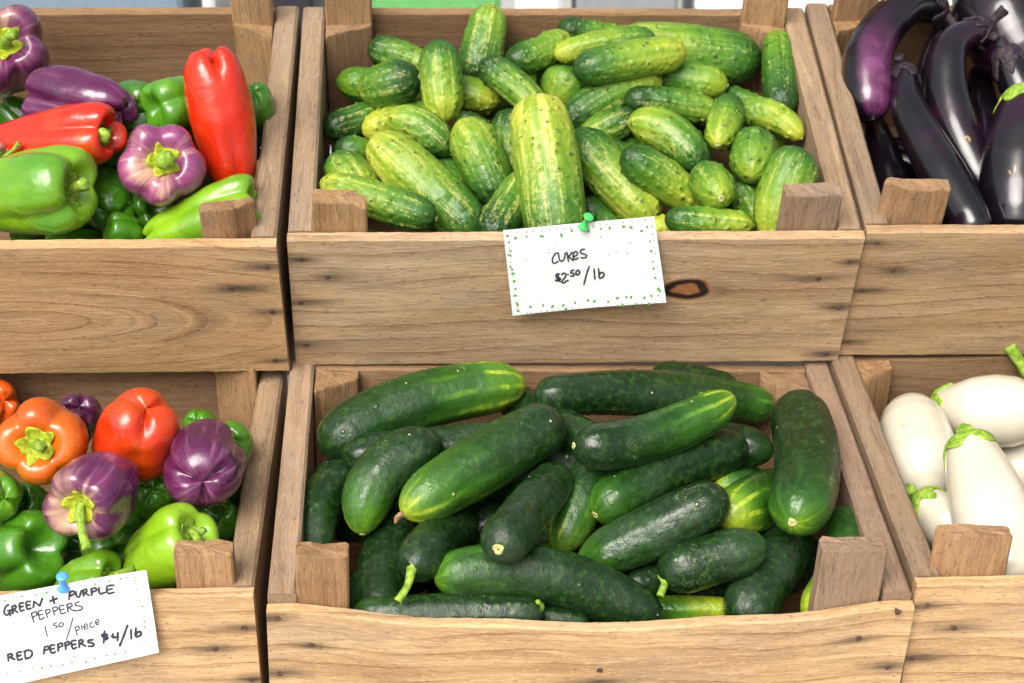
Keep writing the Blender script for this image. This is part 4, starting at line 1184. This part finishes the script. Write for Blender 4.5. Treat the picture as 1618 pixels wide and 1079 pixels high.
PEP = np.array([(.20, .0), (.175, .12), (.115, .26), (.045, .40), (.005, .53), (.0, .64), (.02, .77), (.07, .88), (.16, .965), (.28, 1.0), (.42, .995), (.56, .965), (.70, .915), (.81, .845), (.90, .74), (.96, .60), (.995, .45), (.995, .32), (.965, .17), (.945, .0)])
def make_pepper(it, idx):
    r = np.random.default_rng(2000 + idx)
    sw = Sweep(it, roll=it.get('phase', r.uniform(0, 1.5)))
    dm = (it['dA'] + it['dB'])/2
    R = it['w']/2*dm/FPX
    low = it.get('fill')
    nu, rows = (56, 44) if low else (112, 90)
    u = np.linspace(0, 1, rows)
    arc = np.concatenate([[0], np.cumsum(np.hypot(np.diff(PEP[:, 0])*2.2, np.diff(PEP[:, 1])))]); arc /= arc[-1]
    ps, pr = np.interp(u, arc, PEP[:, 0]), np.interp(u, arc, PEP[:, 1])
    for _ in range(3):
        ps[1:-1] = .25*ps[:-2] + .5*ps[1:-1] + .25*ps[2:]; pr[1:-1] = .25*pr[:-2] + .5*pr[1:-1] + .25*pr[2:]
    tp = it.get('taper', .10)
    k = it.get('lobes', int(r.choice([3, 4, 4])))
    th = (np.arange(nu)/nu - .5)*2*math.pi
    TH, U2 = np.meshgrid(th, u)
    PS = np.repeat(ps[:, None], nu, 1); PR = np.repeat(pr[:, None], nu, 1)
    gro = np.sort((np.arange(k) + .5)/k*2*math.pi - math.pi + r.uniform(-.22, .22, k))
    V_ = np.zeros(nu); lob = np.ones(nu); lh = np.zeros(nu)
    ls = r.uniform(.93, 1.07, k); lz = r.uniform(-.03, .03, k)
    for j, g0 in enumerate(gro):
        dth = (th - g0 + math.pi) % (2*math.pi) - math.pi
        V_ = np.maximum(V_, np.exp(-np.abs(dth/.30)**1.6))
        g1 = gro[(j + 1) % k]; span = (g1 - g0) % (2*math.pi); pos = (th - g0) % (2*math.pi)
        inside = pos < span
        bump_ = np.sin(np.clip(pos/span, 0, 1)*math.pi)
        lob = np.where(inside, 1 + (ls[j] - 1)*bump_, lob); lh = np.where(inside, lz[j]*bump_, lh)
    sh = np.exp(-((U2 - .30)/.14)**2); md = np.exp(-((U2 - .55)/.22)**2); bt = np.exp(-((U2 - .88)/.12)**2)
    out = np.clip(PR/.5, 0, 1)
    depth = (.17*sh + .10*md + .27*bt)*it.get('groove', 1.0)
    Rr = PR*(1 - depth*V_[None]*out)*(1 + (lob[None] - 1)*out)
    # grooves sink the shoulders and split the blossom end into lobes
    PS = PS + .055*sh*V_[None] + (-.10*bt*V_[None]) + lh[None]*np.where(U2 < .45, sh, bt)*1.2
    Sx = np.clip(PS, 0, 1)
    Rr = Rr*(1 - it.get('neck', 0)*(1 - Sx)**2)*(1 - tp*Sx**1.4)*(1 + (it.get('botw', .96) - 1)*Sx)
    Rr = Rr*(1 + waves(r, TH, Sx, 7, .13, 3, 1.8))
    Rr = Rr*(1 + waves(r, TH, Sx, 9, .065, 6, 4.5))
    Rr = R*Rr
    Rr[0] = 0; Rr[-1] = 0
    PS[0] = PS[0].mean(); PS[-1] = PS[-1].mean()
    nm = 'bell_pepper'
    o, V = skin(sw, PS, Rr, nm, M[it['kind']])
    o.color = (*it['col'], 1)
    grp = {'UL': 'bell peppers in the upper left crate', 'LL': 'bell peppers in the lower left crate'}[it['crate']]
    tag(o, it['label'], 'pepper', grp if not low else grp + ', buried')
    if it.get('calyx', True):
        # calyx: a lobed cap in the stem cavity, then the stem
        cw = it.get('capw', 1.25 if it.get('ring') else 1.15)*.27*R
        p0, t0, n0, b0 = [q[0] for q in sw.at(np.array([0.0]))]
        L = sw.len
        dep = PEP[0, 0]*L
        Vv, F = [], []
        K, J = 40, 7
        for i in range(J):
            f = i/(J - 1)
            for j in range(K):
                a = 2*math.pi*j/K
                lobe = 1 + .17*math.cos(5*a + idx) + .08*math.sin(8*a + 2*idx)
                rr = cw*f*lobe
                # follow the cavity wall
                zc = np.interp(rr/R, PEP[:7, 1], PEP[:7, 0])*L
                h = .0016 + .0035*(1 - f)**1.5 + (.0012*math.sin(9*a + idx) if i == J - 1 else 0)
                Vv.append(p0 + t0*(zc - h) + rr*(math.cos(a)*n0 + math.sin(a)*b0))
        for i in range(J - 1):
            for j in range(K):
                F.append((i*K+j, i*K+(j+1) % K, (i+1)*K+(j+1) % K, (i+1)*K+j))
        # rim turned down
        base = len(Vv)
        for j in range(K):
            Vv.append(Vv[(J-1)*K + j] + t0*.004)
        for j in range(K): F.append(((J-1)*K+j, (J-1)*K+(j+1) % K, base+(j+1) % K, base+j))
        cal = link_mesh('calyx', Vv, F, M['calyx_lime'] if (it.get('ring') or it.get('capw')) else M['stem_green'], o, np.mean(Vv, 0))
        stp = it.get('stem')
        c0 = p0 + t0*(dep - .004)
        srad = .0042*it.get('sw', 1.0)*(R/.038)
        if stp:
            pts = px_pts(it, stp, 0, .0)
            out = -t0
            e1 = p0 + t0*(dep*.45)
            endp = at(stp[-1][0], stp[-1][1], float((p0 - CAM) @ F_) - .010)
            midp = .5*(e1 + endp) - t0*.003
            tube('stem', [c0, e1, midp, endp], [srad*1.5, srad*1.05, srad*.95, srad*1.15], M['stem_green'], o, 14, 6, .10)
        else:
            tube('stem', [c0, p0 + t0*dep*.3, p0 - t0*.008 + n0*.003], [srad*1.4, srad, srad*1.1], M['stem_green'], o, 14, 6, .10)
    return o

EPROF = {
 'long': [(0, 0), (.004, .30), (.015, .44), (.05, .56), (.15, .66), (.30, .78), (.50, .91), (.68, 1.0), (.80, 1.0), (.90, .93), (.955, .76), (.987, .45), (1, 0)],
 'round': [(0, 0), (.005, .30), (.02, .46), (.07, .63), (.16, .78), (.30, .91), (.50, 1.0), (.68, .99), (.81, .90), (.90, .74), (.96, .50), (.99, .25), (1, 0)],
 'egg': [(0, 0), (.006, .25), (.025, .45), (.07, .64), (.16, .82), (.30, .95), (.47, 1.0), (.65, .98), (.80, .86), (.90, .67), (.965, .40), (.992, .18), (1, 0)],
 'pear': [(0, 0), (.006, .26), (.025, .42), (.07, .55), (.16, .66), (.28, .76), (.44, .92), (.62, 1.0), (.78, .95), (.89, .76), (.955, .50), (.99, .24), (1, 0)],
}
def make_eggplant(it, idx):
    r = np.random.default_rng(3000 + idx)
    sw = Sweep(it, roll=it.get('roll', 0.0))
    dm = (it['dA'] + it['dB'])/2
    R = it['w']/2*dm/FPX
    pr = np.array(EPROF[it.get('prof', 'long')])
    nu, rows = (40, 48) if it.get('fill') else (80, 100)
    q = (1 - np.cos(np.linspace(0, math.pi, rows)))/2
    prof = np.interp(q, pr[:, 0], pr[:, 1])
    for _ in range(3): prof[1:-1] = .25*prof[:-2] + .5*prof[1:-1] + .25*prof[2:]
    th = (np.arange(nu)/nu - .5)*2*math.pi
    TH, S_ = np.meshgrid(th, q)
    Rr = R*prof[:, None]*(1 + waves(r, TH, S_, 7, .055, 2, 1.6))
    Rr[0] = 0; Rr[-1] = 0
    white = it['kind'] == 'white_eggplant'
    o, V = skin(sw, S_, Rr, 'white_eggplant' if white else 'eggplant', M[it['kind']])
    o.color = (*it['col'], 1)
    grp = 'white eggplants in the lower right crate' if white else 'eggplants in the upper right crate'
    tag(o, it['label'], 'eggplant', grp if not it.get('fill') else grp + ', buried')
    if it.get('cal', True):
        K, J = 60, 12
        L = sw.len
        base = it.get('capl', (.085 if L > .13 else .12)*(1.3 if it.get('greencap') else 1))
        a = (np.arange(K)/K - .5)*2*math.pi
        lobes = base*(1 + .55*np.cos(5*a + idx) * np.where(np.cos(5*a + idx) > 0, 1, .35) + .12*np.sin(9*a))
        Vv = []
        for i in range(J):
            f = i/(J - 1)
            s = lobes*f - .01*(1 - f)
            rr = R*np.interp(np.clip(s, 0, 1), q, prof)*1.0 + .0022*(1 - .3*f) + .0010*np.sin(13*a + i)*f*.5
            rr = np.maximum(rr, .0035*(1 if i else .6))
            p, t, n, b = sw.at(s)
            Vv.append(p + rr[:, None]*(np.cos(a)[:, None]*n + np.sin(a)[:, None]*b) - t*.001*(1 - f))
        # under side of the edge
        s = lobes; p, t, n, b = sw.at(s)
        rr = R*np.interp(np.clip(s, 0, 1), q, prof) - .001
        Vv.append(p + rr[:, None]*(np.cos(a)[:, None]*n + np.sin(a)[:, None]*b))
        Vv = np.concatenate(Vv)
        F = []
        for i in range(J):
            for j in range(K):
                F.append((i*K+j, i*K+(j+1) % K, (i+1)*K+(j+1) % K, (i+1)*K+j))
        green = it.get('greencap')
        link_mesh('calyx', Vv, F, M['stem_green' if green else 'stem_dark'], o, Vv.mean(0))
        p0, t0 = sw.p[0], sw.tan[0]
        if it.get('stem'):
            pts = px_pts(it, it['stem'], 0, .010)
            pts[0] = p0 + t0*.004
            k = R*.15 + .0012
            tube('stem', pts, [k*1.7, k*.95, k*1.1], M['stem_green' if green else 'stem_dark'], o, 14, 6, .10)
        else:
            tube('stem', [p0 + t0*.004, p0 - t0*.008, p0 - t0*.014 + sw.nrm[0]*.004], [.0065, .0045, .005], M['stem_green' if green else 'stem_dark'], o, 14, 6, .10)
    return o

SKIP = set()
for idx, it in enumerate(ITEMS):
    if idx in SKIP: continue
    if it['kind'] in ('pickle', 'slicer'): make_cucumber(it, idx)
    elif it['kind'].startswith('pepper'): make_pepper(it, idx)
    else: make_eggplant(it, idx)

# ------------------------------------------------------------------ price cards with handwriting, push pins
class CardPlane:
    """plane of a card: parallel to the crate's front board, its lower edge standing a little off the board"""
    def __init__(s, fr, off_top, lean, px, py):
        s.n = unit(-fr.eb + fr.en*lean)
        r = ray(px, py)
        t = ((fr.O - fr.eb*off_top - CAM) @ fr.eb)/(r @ fr.eb)
        s.o = CAM + r*t
        s.q = None
    def hit(s, px, py, lift=0.0):
        r = ray(px, py)
        t = ((s.o + s.n*lift - CAM) @ s.n)/(r @ s.n)
        P_ = CAM + r*t
        return P_ + s.n*s.curl(P_)
    def curl(s, P_):
        """the card is not quite flat: it bows a little and its lower corners stand off"""
        if s.q is None: return 0.0
        ux, uy = s.q[1] - s.q[0], s.q[3] - s.q[0]
        a = float((P_ - s.q[0]) @ ux/(ux @ ux)); b = float((P_ - s.q[0]) @ uy/(uy @ uy))
        return .0012*math.sin(math.pi*min(max(a, 0), 1))*b - .0006 + .0075*max(0, a + b - 1.25)**2 + .0045*max(0, b - a - .35)**2 + .003*max(0, a - b - .55)**2
def make_card(label, fr, corners, off, lean, strokes, dots, zoom, pinpx):
    """strokes: [(half width in photo pixels, [(x, y), ...]), ...] digitised in an enlargement: zoom = (scale, x0, y0)"""
    cp = CardPlane(fr, off, lean, *pinpx)
    q = [np.array(cp.hit(*c)) for c in corners]                     # TL, TR, BR, BL
    cp.q = q
    N_ = 24
    V, F = [], []
    th = .00035
    for side in (0, 1):
        for i in range(N_ + 1):
            for j in range(N_ + 1):
                a, b = j/N_, i/N_
                p = (q[0]*(1-a) + q[1]*a)*(1-b) + (q[3]*(1-a) + q[2]*a)*b
                V.append(p + cp.n*(cp.curl(p) - th*side))
    n1 = (N_+1)**2
    for i in range(N_):
        for j in range(N_):
            k = i*(N_+1) + j
            F.append((k, k+N_+1, k+N_+2, k+1)); F.append((n1+k, n1+k+1, n1+k+N_+2, n1+k+N_+1))
    for j in range(N_):
        for k, k2 in ((j, j+1), (N_*(N_+1)+j+1, N_*(N_+1)+j), ((j+1)*(N_+1), j*(N_+1)), (j*(N_+1)+N_, (j+1)*(N_+1)+N_)):
            F.append((k, k2, n1+k2, n1+k))
    root = link_mesh('price_card', V, F, M['paper'], None, np.mean(V, 0), smooth=False)
    tag(root, label, 'price card', 'handwritten price cards')
    sc, x0, y0 = zoom
    def conv(p): return (x0 + p[0]/sc, y0 + p[1]/sc)
    r = np.random.default_rng(len(label))
    for name, hw, lines in strokes:
        V, F = [], []
        for ln in lines:
            pts = np.array([conv(p) for p in ln], float)
            if len(pts) == 1: pts = np.vstack([pts, pts + .6])
            k = len(pts)
            if k > 2:
                tq = np.linspace(0, k-1, (k-1)*5+1)
                w = np.vstack([2*pts[0]-pts[1], pts, 2*pts[-1]-pts[-2]])
                i = np.minimum(tq.astype(int), k-2); f = (tq-i)[:, None]
                a, b, c, d = w[i], w[i+1], w[i+2], w[i+3]
                pts = .5*((2*b)+(c-a)*f+(2*a-5*b+4*c-d)*f*f+(3*b-a-3*c+d)*f**3)
            tan = np.gradient(pts, axis=0); tan /= np.linalg.norm(tan, axis=1)[:, None] + 1e-9
            # round ends
            pts = np.vstack([pts[0]-tan[0]*hw*.8, pts, pts[-1]+tan[-1]*hw*.8]); tan = np.vstack([tan[0], tan, tan[-1]])
            nr = np.stack([-tan[:, 1], tan[:, 0]], -1)
            ww = hw*(1 + .12*np.sin(np.arange(len(pts))*1.3 + r.uniform(0, 6))); ww[0] *= .45; ww[-1] *= .45
            base = len(V)
            lift = .00025 + .00002*r.uniform(0, 4)
            for p, n_, h in zip(pts, nr, ww):
                V.append(cp.hit(*(p + n_*h), lift)); V.append(cp.hit(*(p - n_*h), lift))
            for i in range(len(pts)-1):
                F.append((base+2*i, base+2*i+1, base+2*i+3, base+2*i+2))
        link_mesh(name, V, F, M['ink'], root, np.mean(V, 0), smooth=False)
    for name, mt, rad, pl in dots:
        V, F = [], []
        for d in pl:
            c = np.array(conv(d[:2])); base = len(V)
            a0 = r.uniform(0, 3.1); el = r.uniform(1.0, 1.5); rr_ = rad*r.uniform(.75, 1.2)
            K = 9
            for j in range(K):
                an = 2*math.pi*j/K
                v = np.array([math.cos(an)*rr_*el, math.sin(an)*rr_/el**.5])*(1 + .15*r.uniform(-1, 1))
                v = np.array([v[0]*math.cos(a0)-v[1]*math.sin(a0), v[0]*math.sin(a0)+v[1]*math.cos(a0)])
                V.append(cp.hit(*(c + v), .00020))
            F.append(tuple(base + j for j in range(K)))
        link_mesh(name, V, F, M[mt], root, np.mean(V, 0), smooth=False)
    return root, cp
def make_pin(label, cp, fr, tip_px, head_px, mat):
    tip = np.array(cp.hit(*tip_px))
    hd = at(head_px[0], head_px[1], float((tip - CAM) @ F_) - .010)
    ax = unit(hd - tip); L = float(np.linalg.norm(hd - tip))
    n = unit(np.cross(ax, (1, .2, .1))); b = np.cross(ax, n)
    root = empty('pushpin', tip)
    tag(root, label, 'pushpin', 'coloured push pins')
    def lathe(name, prof, m):
        K = 24; V, F = [], []
        for z, rr in prof:
            for j in range(K):
                a = 2*math.pi*j/K
                V.append(tip + ax*z + rr*(math.cos(a)*n + math.sin(a)*b))
        for i in range(len(prof)-1):
            for j in range(K): F.append((i*K+j, i*K+(j+1) % K, (i+1)*K+(j+1) % K, (i+1)*K+j))
        F.append(tuple(range(K-1, -1, -1))); F.append(tuple((len(prof)-1)*K+j for j in range(K)))
        return link_mesh(name, V, F, m, root, np.mean(V, 0))
    k = L/.0155
    lathe('grip', [(.0004, .0040), (.0010, .0046), (.0018, .0046), (.0028, .0036), (.0045, .0026), (.0085*k, .0023), (.0115*k, .0028), (.0128*k, .0036), (.0134*k, .0041), (.0142*k, .0043), (.0150*k, .0040), (.0155*k, .0028)], mat)
    lathe('needle', [(-.009, .0001), (-.007, .0005), (.0003, .0005)], M['steel'])
    return root

S1 = [
 [(570, 390), (545, 396), (525, 425), (517, 455), (525, 478), (545, 478), (568, 464)],
 [(572, 395), (575, 425), (585, 455), (602, 462), (618, 448), (628, 420), (630, 393)],
 [(645, 383), (652, 425), (660, 464)], [(694, 382), (675, 405), (656, 424)], [(660, 420), (682, 440), (704, 456)],
 [(702, 425), (725, 414), (740, 394), (726, 377), (710, 386), (700, 410), (705, 436), (722, 446), (744, 434)],
 [(802, 358), (780, 360), (764, 375), (772, 393), (800, 400), (819, 410), (812, 428), (790, 434), (770, 430)]]
S2 = [
 [(580, 573), (556, 578), (548, 595), (568, 606), (588, 612), (580, 630), (560, 634), (544, 628)], [(564, 570), (574, 605), (586, 640)], [(552, 598), (562, 618), (574, 634)],
 [(600, 580), (620, 567), (637, 576), (630, 602), (612, 625), (602, 645), (620, 652), (640, 636), (657, 630)], [(654, 577), (658, 579)],
 [(706, 540), (685, 545), (682, 564), (700, 567), (710, 580), (698, 592), (678, 590)],
 [(742, 540), (726, 555), (728, 577), (745, 579), (758, 562), (752, 544), (740, 541)],
 [(842, 508), (820, 570), (795, 666)], [(885, 530), (888, 575), (893, 620)],
 [(925, 525), (928, 570), (932, 608), (952, 606), (972, 588), (970, 568), (950, 560), (932, 576)]]
G1 = [(122, 242), (135, 298), (192, 262), (290, 247), (424, 245), (594, 228), (600, 243), (688, 197), (835, 200), (945, 180), (1022, 172), (1146, 160), (1212, 166), (1304, 197), (1354, 163),
      (1378, 288), (1388, 374), (1404, 466), (1410, 526), (1425, 603), (1448, 692), (1462, 708), (1447, 746), (1387, 750), (1326, 768), (1210, 767), (1168, 767), (1090, 778), (1008, 808), (886, 808), (830, 802), (718, 823),
      (612, 846), (518, 858), (436, 846), (324, 860), (148, 376), (150, 416), (130, 410), (148, 515), (163, 538), (170, 574), (180, 640), (193, 705), (190, 763), (207, 836), (214, 892), (1135, 832), (1366, 813), (1255, 822), (635, 878)]
GP1 = [(198, 212), (292, 208), (344, 200), (424, 195), (490, 187), (556, 183), (616, 180), (680, 172), (876, 160), (940, 148), (996, 138), (1064, 135), (1142, 125), (1222, 120), (1278, 110), (1336, 95), (1388, 92), (1394, 157), (1402, 225),
       (1414, 280), (1417, 340), (1428, 394), (1442, 465), (1440, 510), (1462, 620), (1468, 664), (1482, 760), (1480, 788), (1418, 800), (1306, 815), (1190, 826), (1086, 836), (1035, 842), (985, 845), (920, 850), (876, 857), (810, 855), (755, 862),
       (692, 867), (575, 886), (518, 888), (472, 895), (418, 898), (374, 905), (328, 908), (290, 908), (206, 860), (205, 818), (170, 598), (150, 476), (140, 358), (286, 446), (488, 360), (546, 322), (490, 388), (945, 250), (1205, 304), (1018, 404), (1086, 380), (1176, 394)]
card1, cp1 = make_card('white card reading cukes and the price, pinned to the upper middle crate', FR['UM'], [(795, 365), (1034, 342.5), (1052, 473), (810, 497)], .0035, .07,
    [('handwriting', 1.3, S1), ('handwriting', 1.4, S2)], [('border_dots', 'ink_green', 2.1, G1), ('faded_dots', 'ink_pale', 1.35, GP1)], (5.579, 780, 330), (922, 358))
make_pin('green push pin at the top edge of the cukes card', cp1, FR['UM'], (921, 361), (931, 341), M['pin_green'])

L1 = [[(78, 377), (50, 394), (36, 430), (40, 460), (62, 470), (80, 452), (84, 430)], [(64, 433), (100, 424)], [(86, 430), (92, 478)],
 [(108, 390), (113, 458)], [(108, 392), (136, 384), (142, 404), (116, 424)], [(118, 422), (158, 446)],
 [(215, 424), (182, 431), (175, 368), (212, 361)], [(178, 398), (206, 391)], [(278, 408), (243, 416), (235, 355), (272, 347)], [(239, 385), (270, 378)],
 [(298, 403), (305, 347)], [(305, 347), (356, 389)], [(356, 389), (379, 321)], [(448, 345), (514, 321)], [(472, 304), (489, 366)],
 [(627, 264), (620, 332)], [(627, 267), (660, 257), (670, 279), (630, 299)], [(680, 260), (690, 300), (714, 306), (730, 250)],
 [(746, 245), (752, 300)], [(746, 248), (775, 237), (780, 258), (752, 273)], [(756, 271), (802, 293)], [(820, 232), (826, 292)], [(821, 235), (860, 227), (866, 250), (828, 263)],
 [(890, 221), (898, 278), (948, 265)], [(1026, 264), (972, 275), (964, 212), (1026, 199)], [(968, 243), (1012, 231)]]
L2 = [[(280, 458), (305, 535)], [(282, 456), (318, 439), (330, 467), (298, 489)], [(397, 491), (360, 509), (344, 440), (380, 427)], [(352, 471), (382, 461)],
 [(405, 430), (427, 492)], [(405, 430), (440, 417), (450, 441), (416, 459)], [(470, 408), (492, 472)], [(470, 408), (505, 395), (517, 419), (480, 439)],
 [(592, 445), (551, 456), (535, 392), (577, 381)], [(542, 425), (577, 415)], [(600, 375), (613, 442)], [(600, 377), (638, 364), (647, 389), (606, 406)], [(616, 402), (640, 418), (667, 434)],
 [(714, 351), (680, 362), (679, 382), (715, 388), (743, 401), (730, 421), (690, 431), (666, 427)]]
L3 = [[(404, 570), (414, 615), (426, 660)], [(454, 584), (458, 586)], [(514, 537), (487, 545), (484, 562), (505, 563), (516, 575), (498, 587)],
 [(547, 539), (530, 555), (535, 573), (555, 571), (571, 552), (561, 538), (545, 540)], [(656, 493), (630, 590), (597, 693)],
 [(674, 579), (685, 612), (696, 650)], [(675, 582), (706, 569), (713, 592), (688, 613)], [(734, 560), (741, 600)], [(758, 578), (786, 568), (781, 550), (763, 551), (755, 575), (768, 596), (797, 585)],
 [(834, 535), (812, 545), (811, 572), (830, 581), (852, 565)], [(862, 543), (889, 528), (881, 508), (865, 514), (861, 540), (871, 556), (894, 547)]]
L4 = [[(69, 825), (75, 882)], [(65, 828), (100, 817), (109, 838), (80, 851)], [(86, 848), (132, 868)], [(200, 862), (161, 871), (154, 810), (192, 801)], [(158, 839), (187, 831)],
 [(221, 796), (229, 863)], [(214, 798), (260, 785), (289, 806), (275, 846), (228, 863)],
 [(400, 755), (394, 817)], [(400, 758), (432, 749), (436, 774), (400, 786)], [(502, 799), (461, 809), (454, 745), (492, 737)], [(458, 775), (490, 767)],
 [(520, 730), (526, 792)], [(520, 732), (555, 721), (561, 744), (527, 759)], [(585, 715), (593, 777)], [(585, 718), (618, 707), (623, 731), (591, 743)],
 [(692, 757), (656, 769), (645, 705), (684, 695)], [(650, 736), (684, 727)], [(710, 695), (716, 756)], [(710, 697), (740, 689), (746, 711), (717, 723)], [(720, 721), (772, 746)],
 [(837, 689), (800, 695), (794, 712), (825, 718), (846, 729), (835, 746), (798, 749)]]
L5 = [[(970, 646), (935, 640), (917, 655), (945, 666), (970, 668), (964, 684), (938, 690)], [(942, 614), (934, 718)],
 [(1020, 638), (1012, 668), (1064, 664)], [(1062, 628), (1058, 697)], [(1148, 563), (1115, 655), (1079, 744)], [(1179, 603), (1183, 682)],
 [(1224, 588), (1221, 655), (1240, 663), (1270, 645), (1266, 620), (1240, 624), (1225, 642)]]
D2 = [(42, 340), (196, 304), (318, 290), (418, 269), (757, 211), (856, 192), (985, 163), (1085, 142), (1150, 128), (1215, 124), (1217, 158), (1232, 237), (1260, 339), (1280, 392), (1298, 528), (1306, 578), (1300, 695), (1240, 764), (1132, 794),
      (1038, 821), (962, 830), (856, 860), (776, 890), (646, 892), (566, 912), (458, 928), (378, 943), (292, 950), (182, 972), (62, 990), (672, 837)]
card2, cp2 = make_card('white card listing green, purple and red pepper prices, pinned to the lower left crate', FR['LL'], [(-22, 946.5), (231.5, 899.5), (251, 1031), (-4, 1087)], .0035, .09,
    [('handwriting', 1.7, L1), ('handwriting', 1.15, L2), ('handwriting', .95, L3), ('handwriting', 1.75, L4), ('handwriting', 1.9, L5)],
    [('border_dots', 'ink_green', 1.7, D2)], (5.707, 0, 890), (99, 930))
make_pin('blue push pin at the top edge of the pepper card', cp2, FR['LL'], (100, 932), (98, 909), M['pin_blue'])
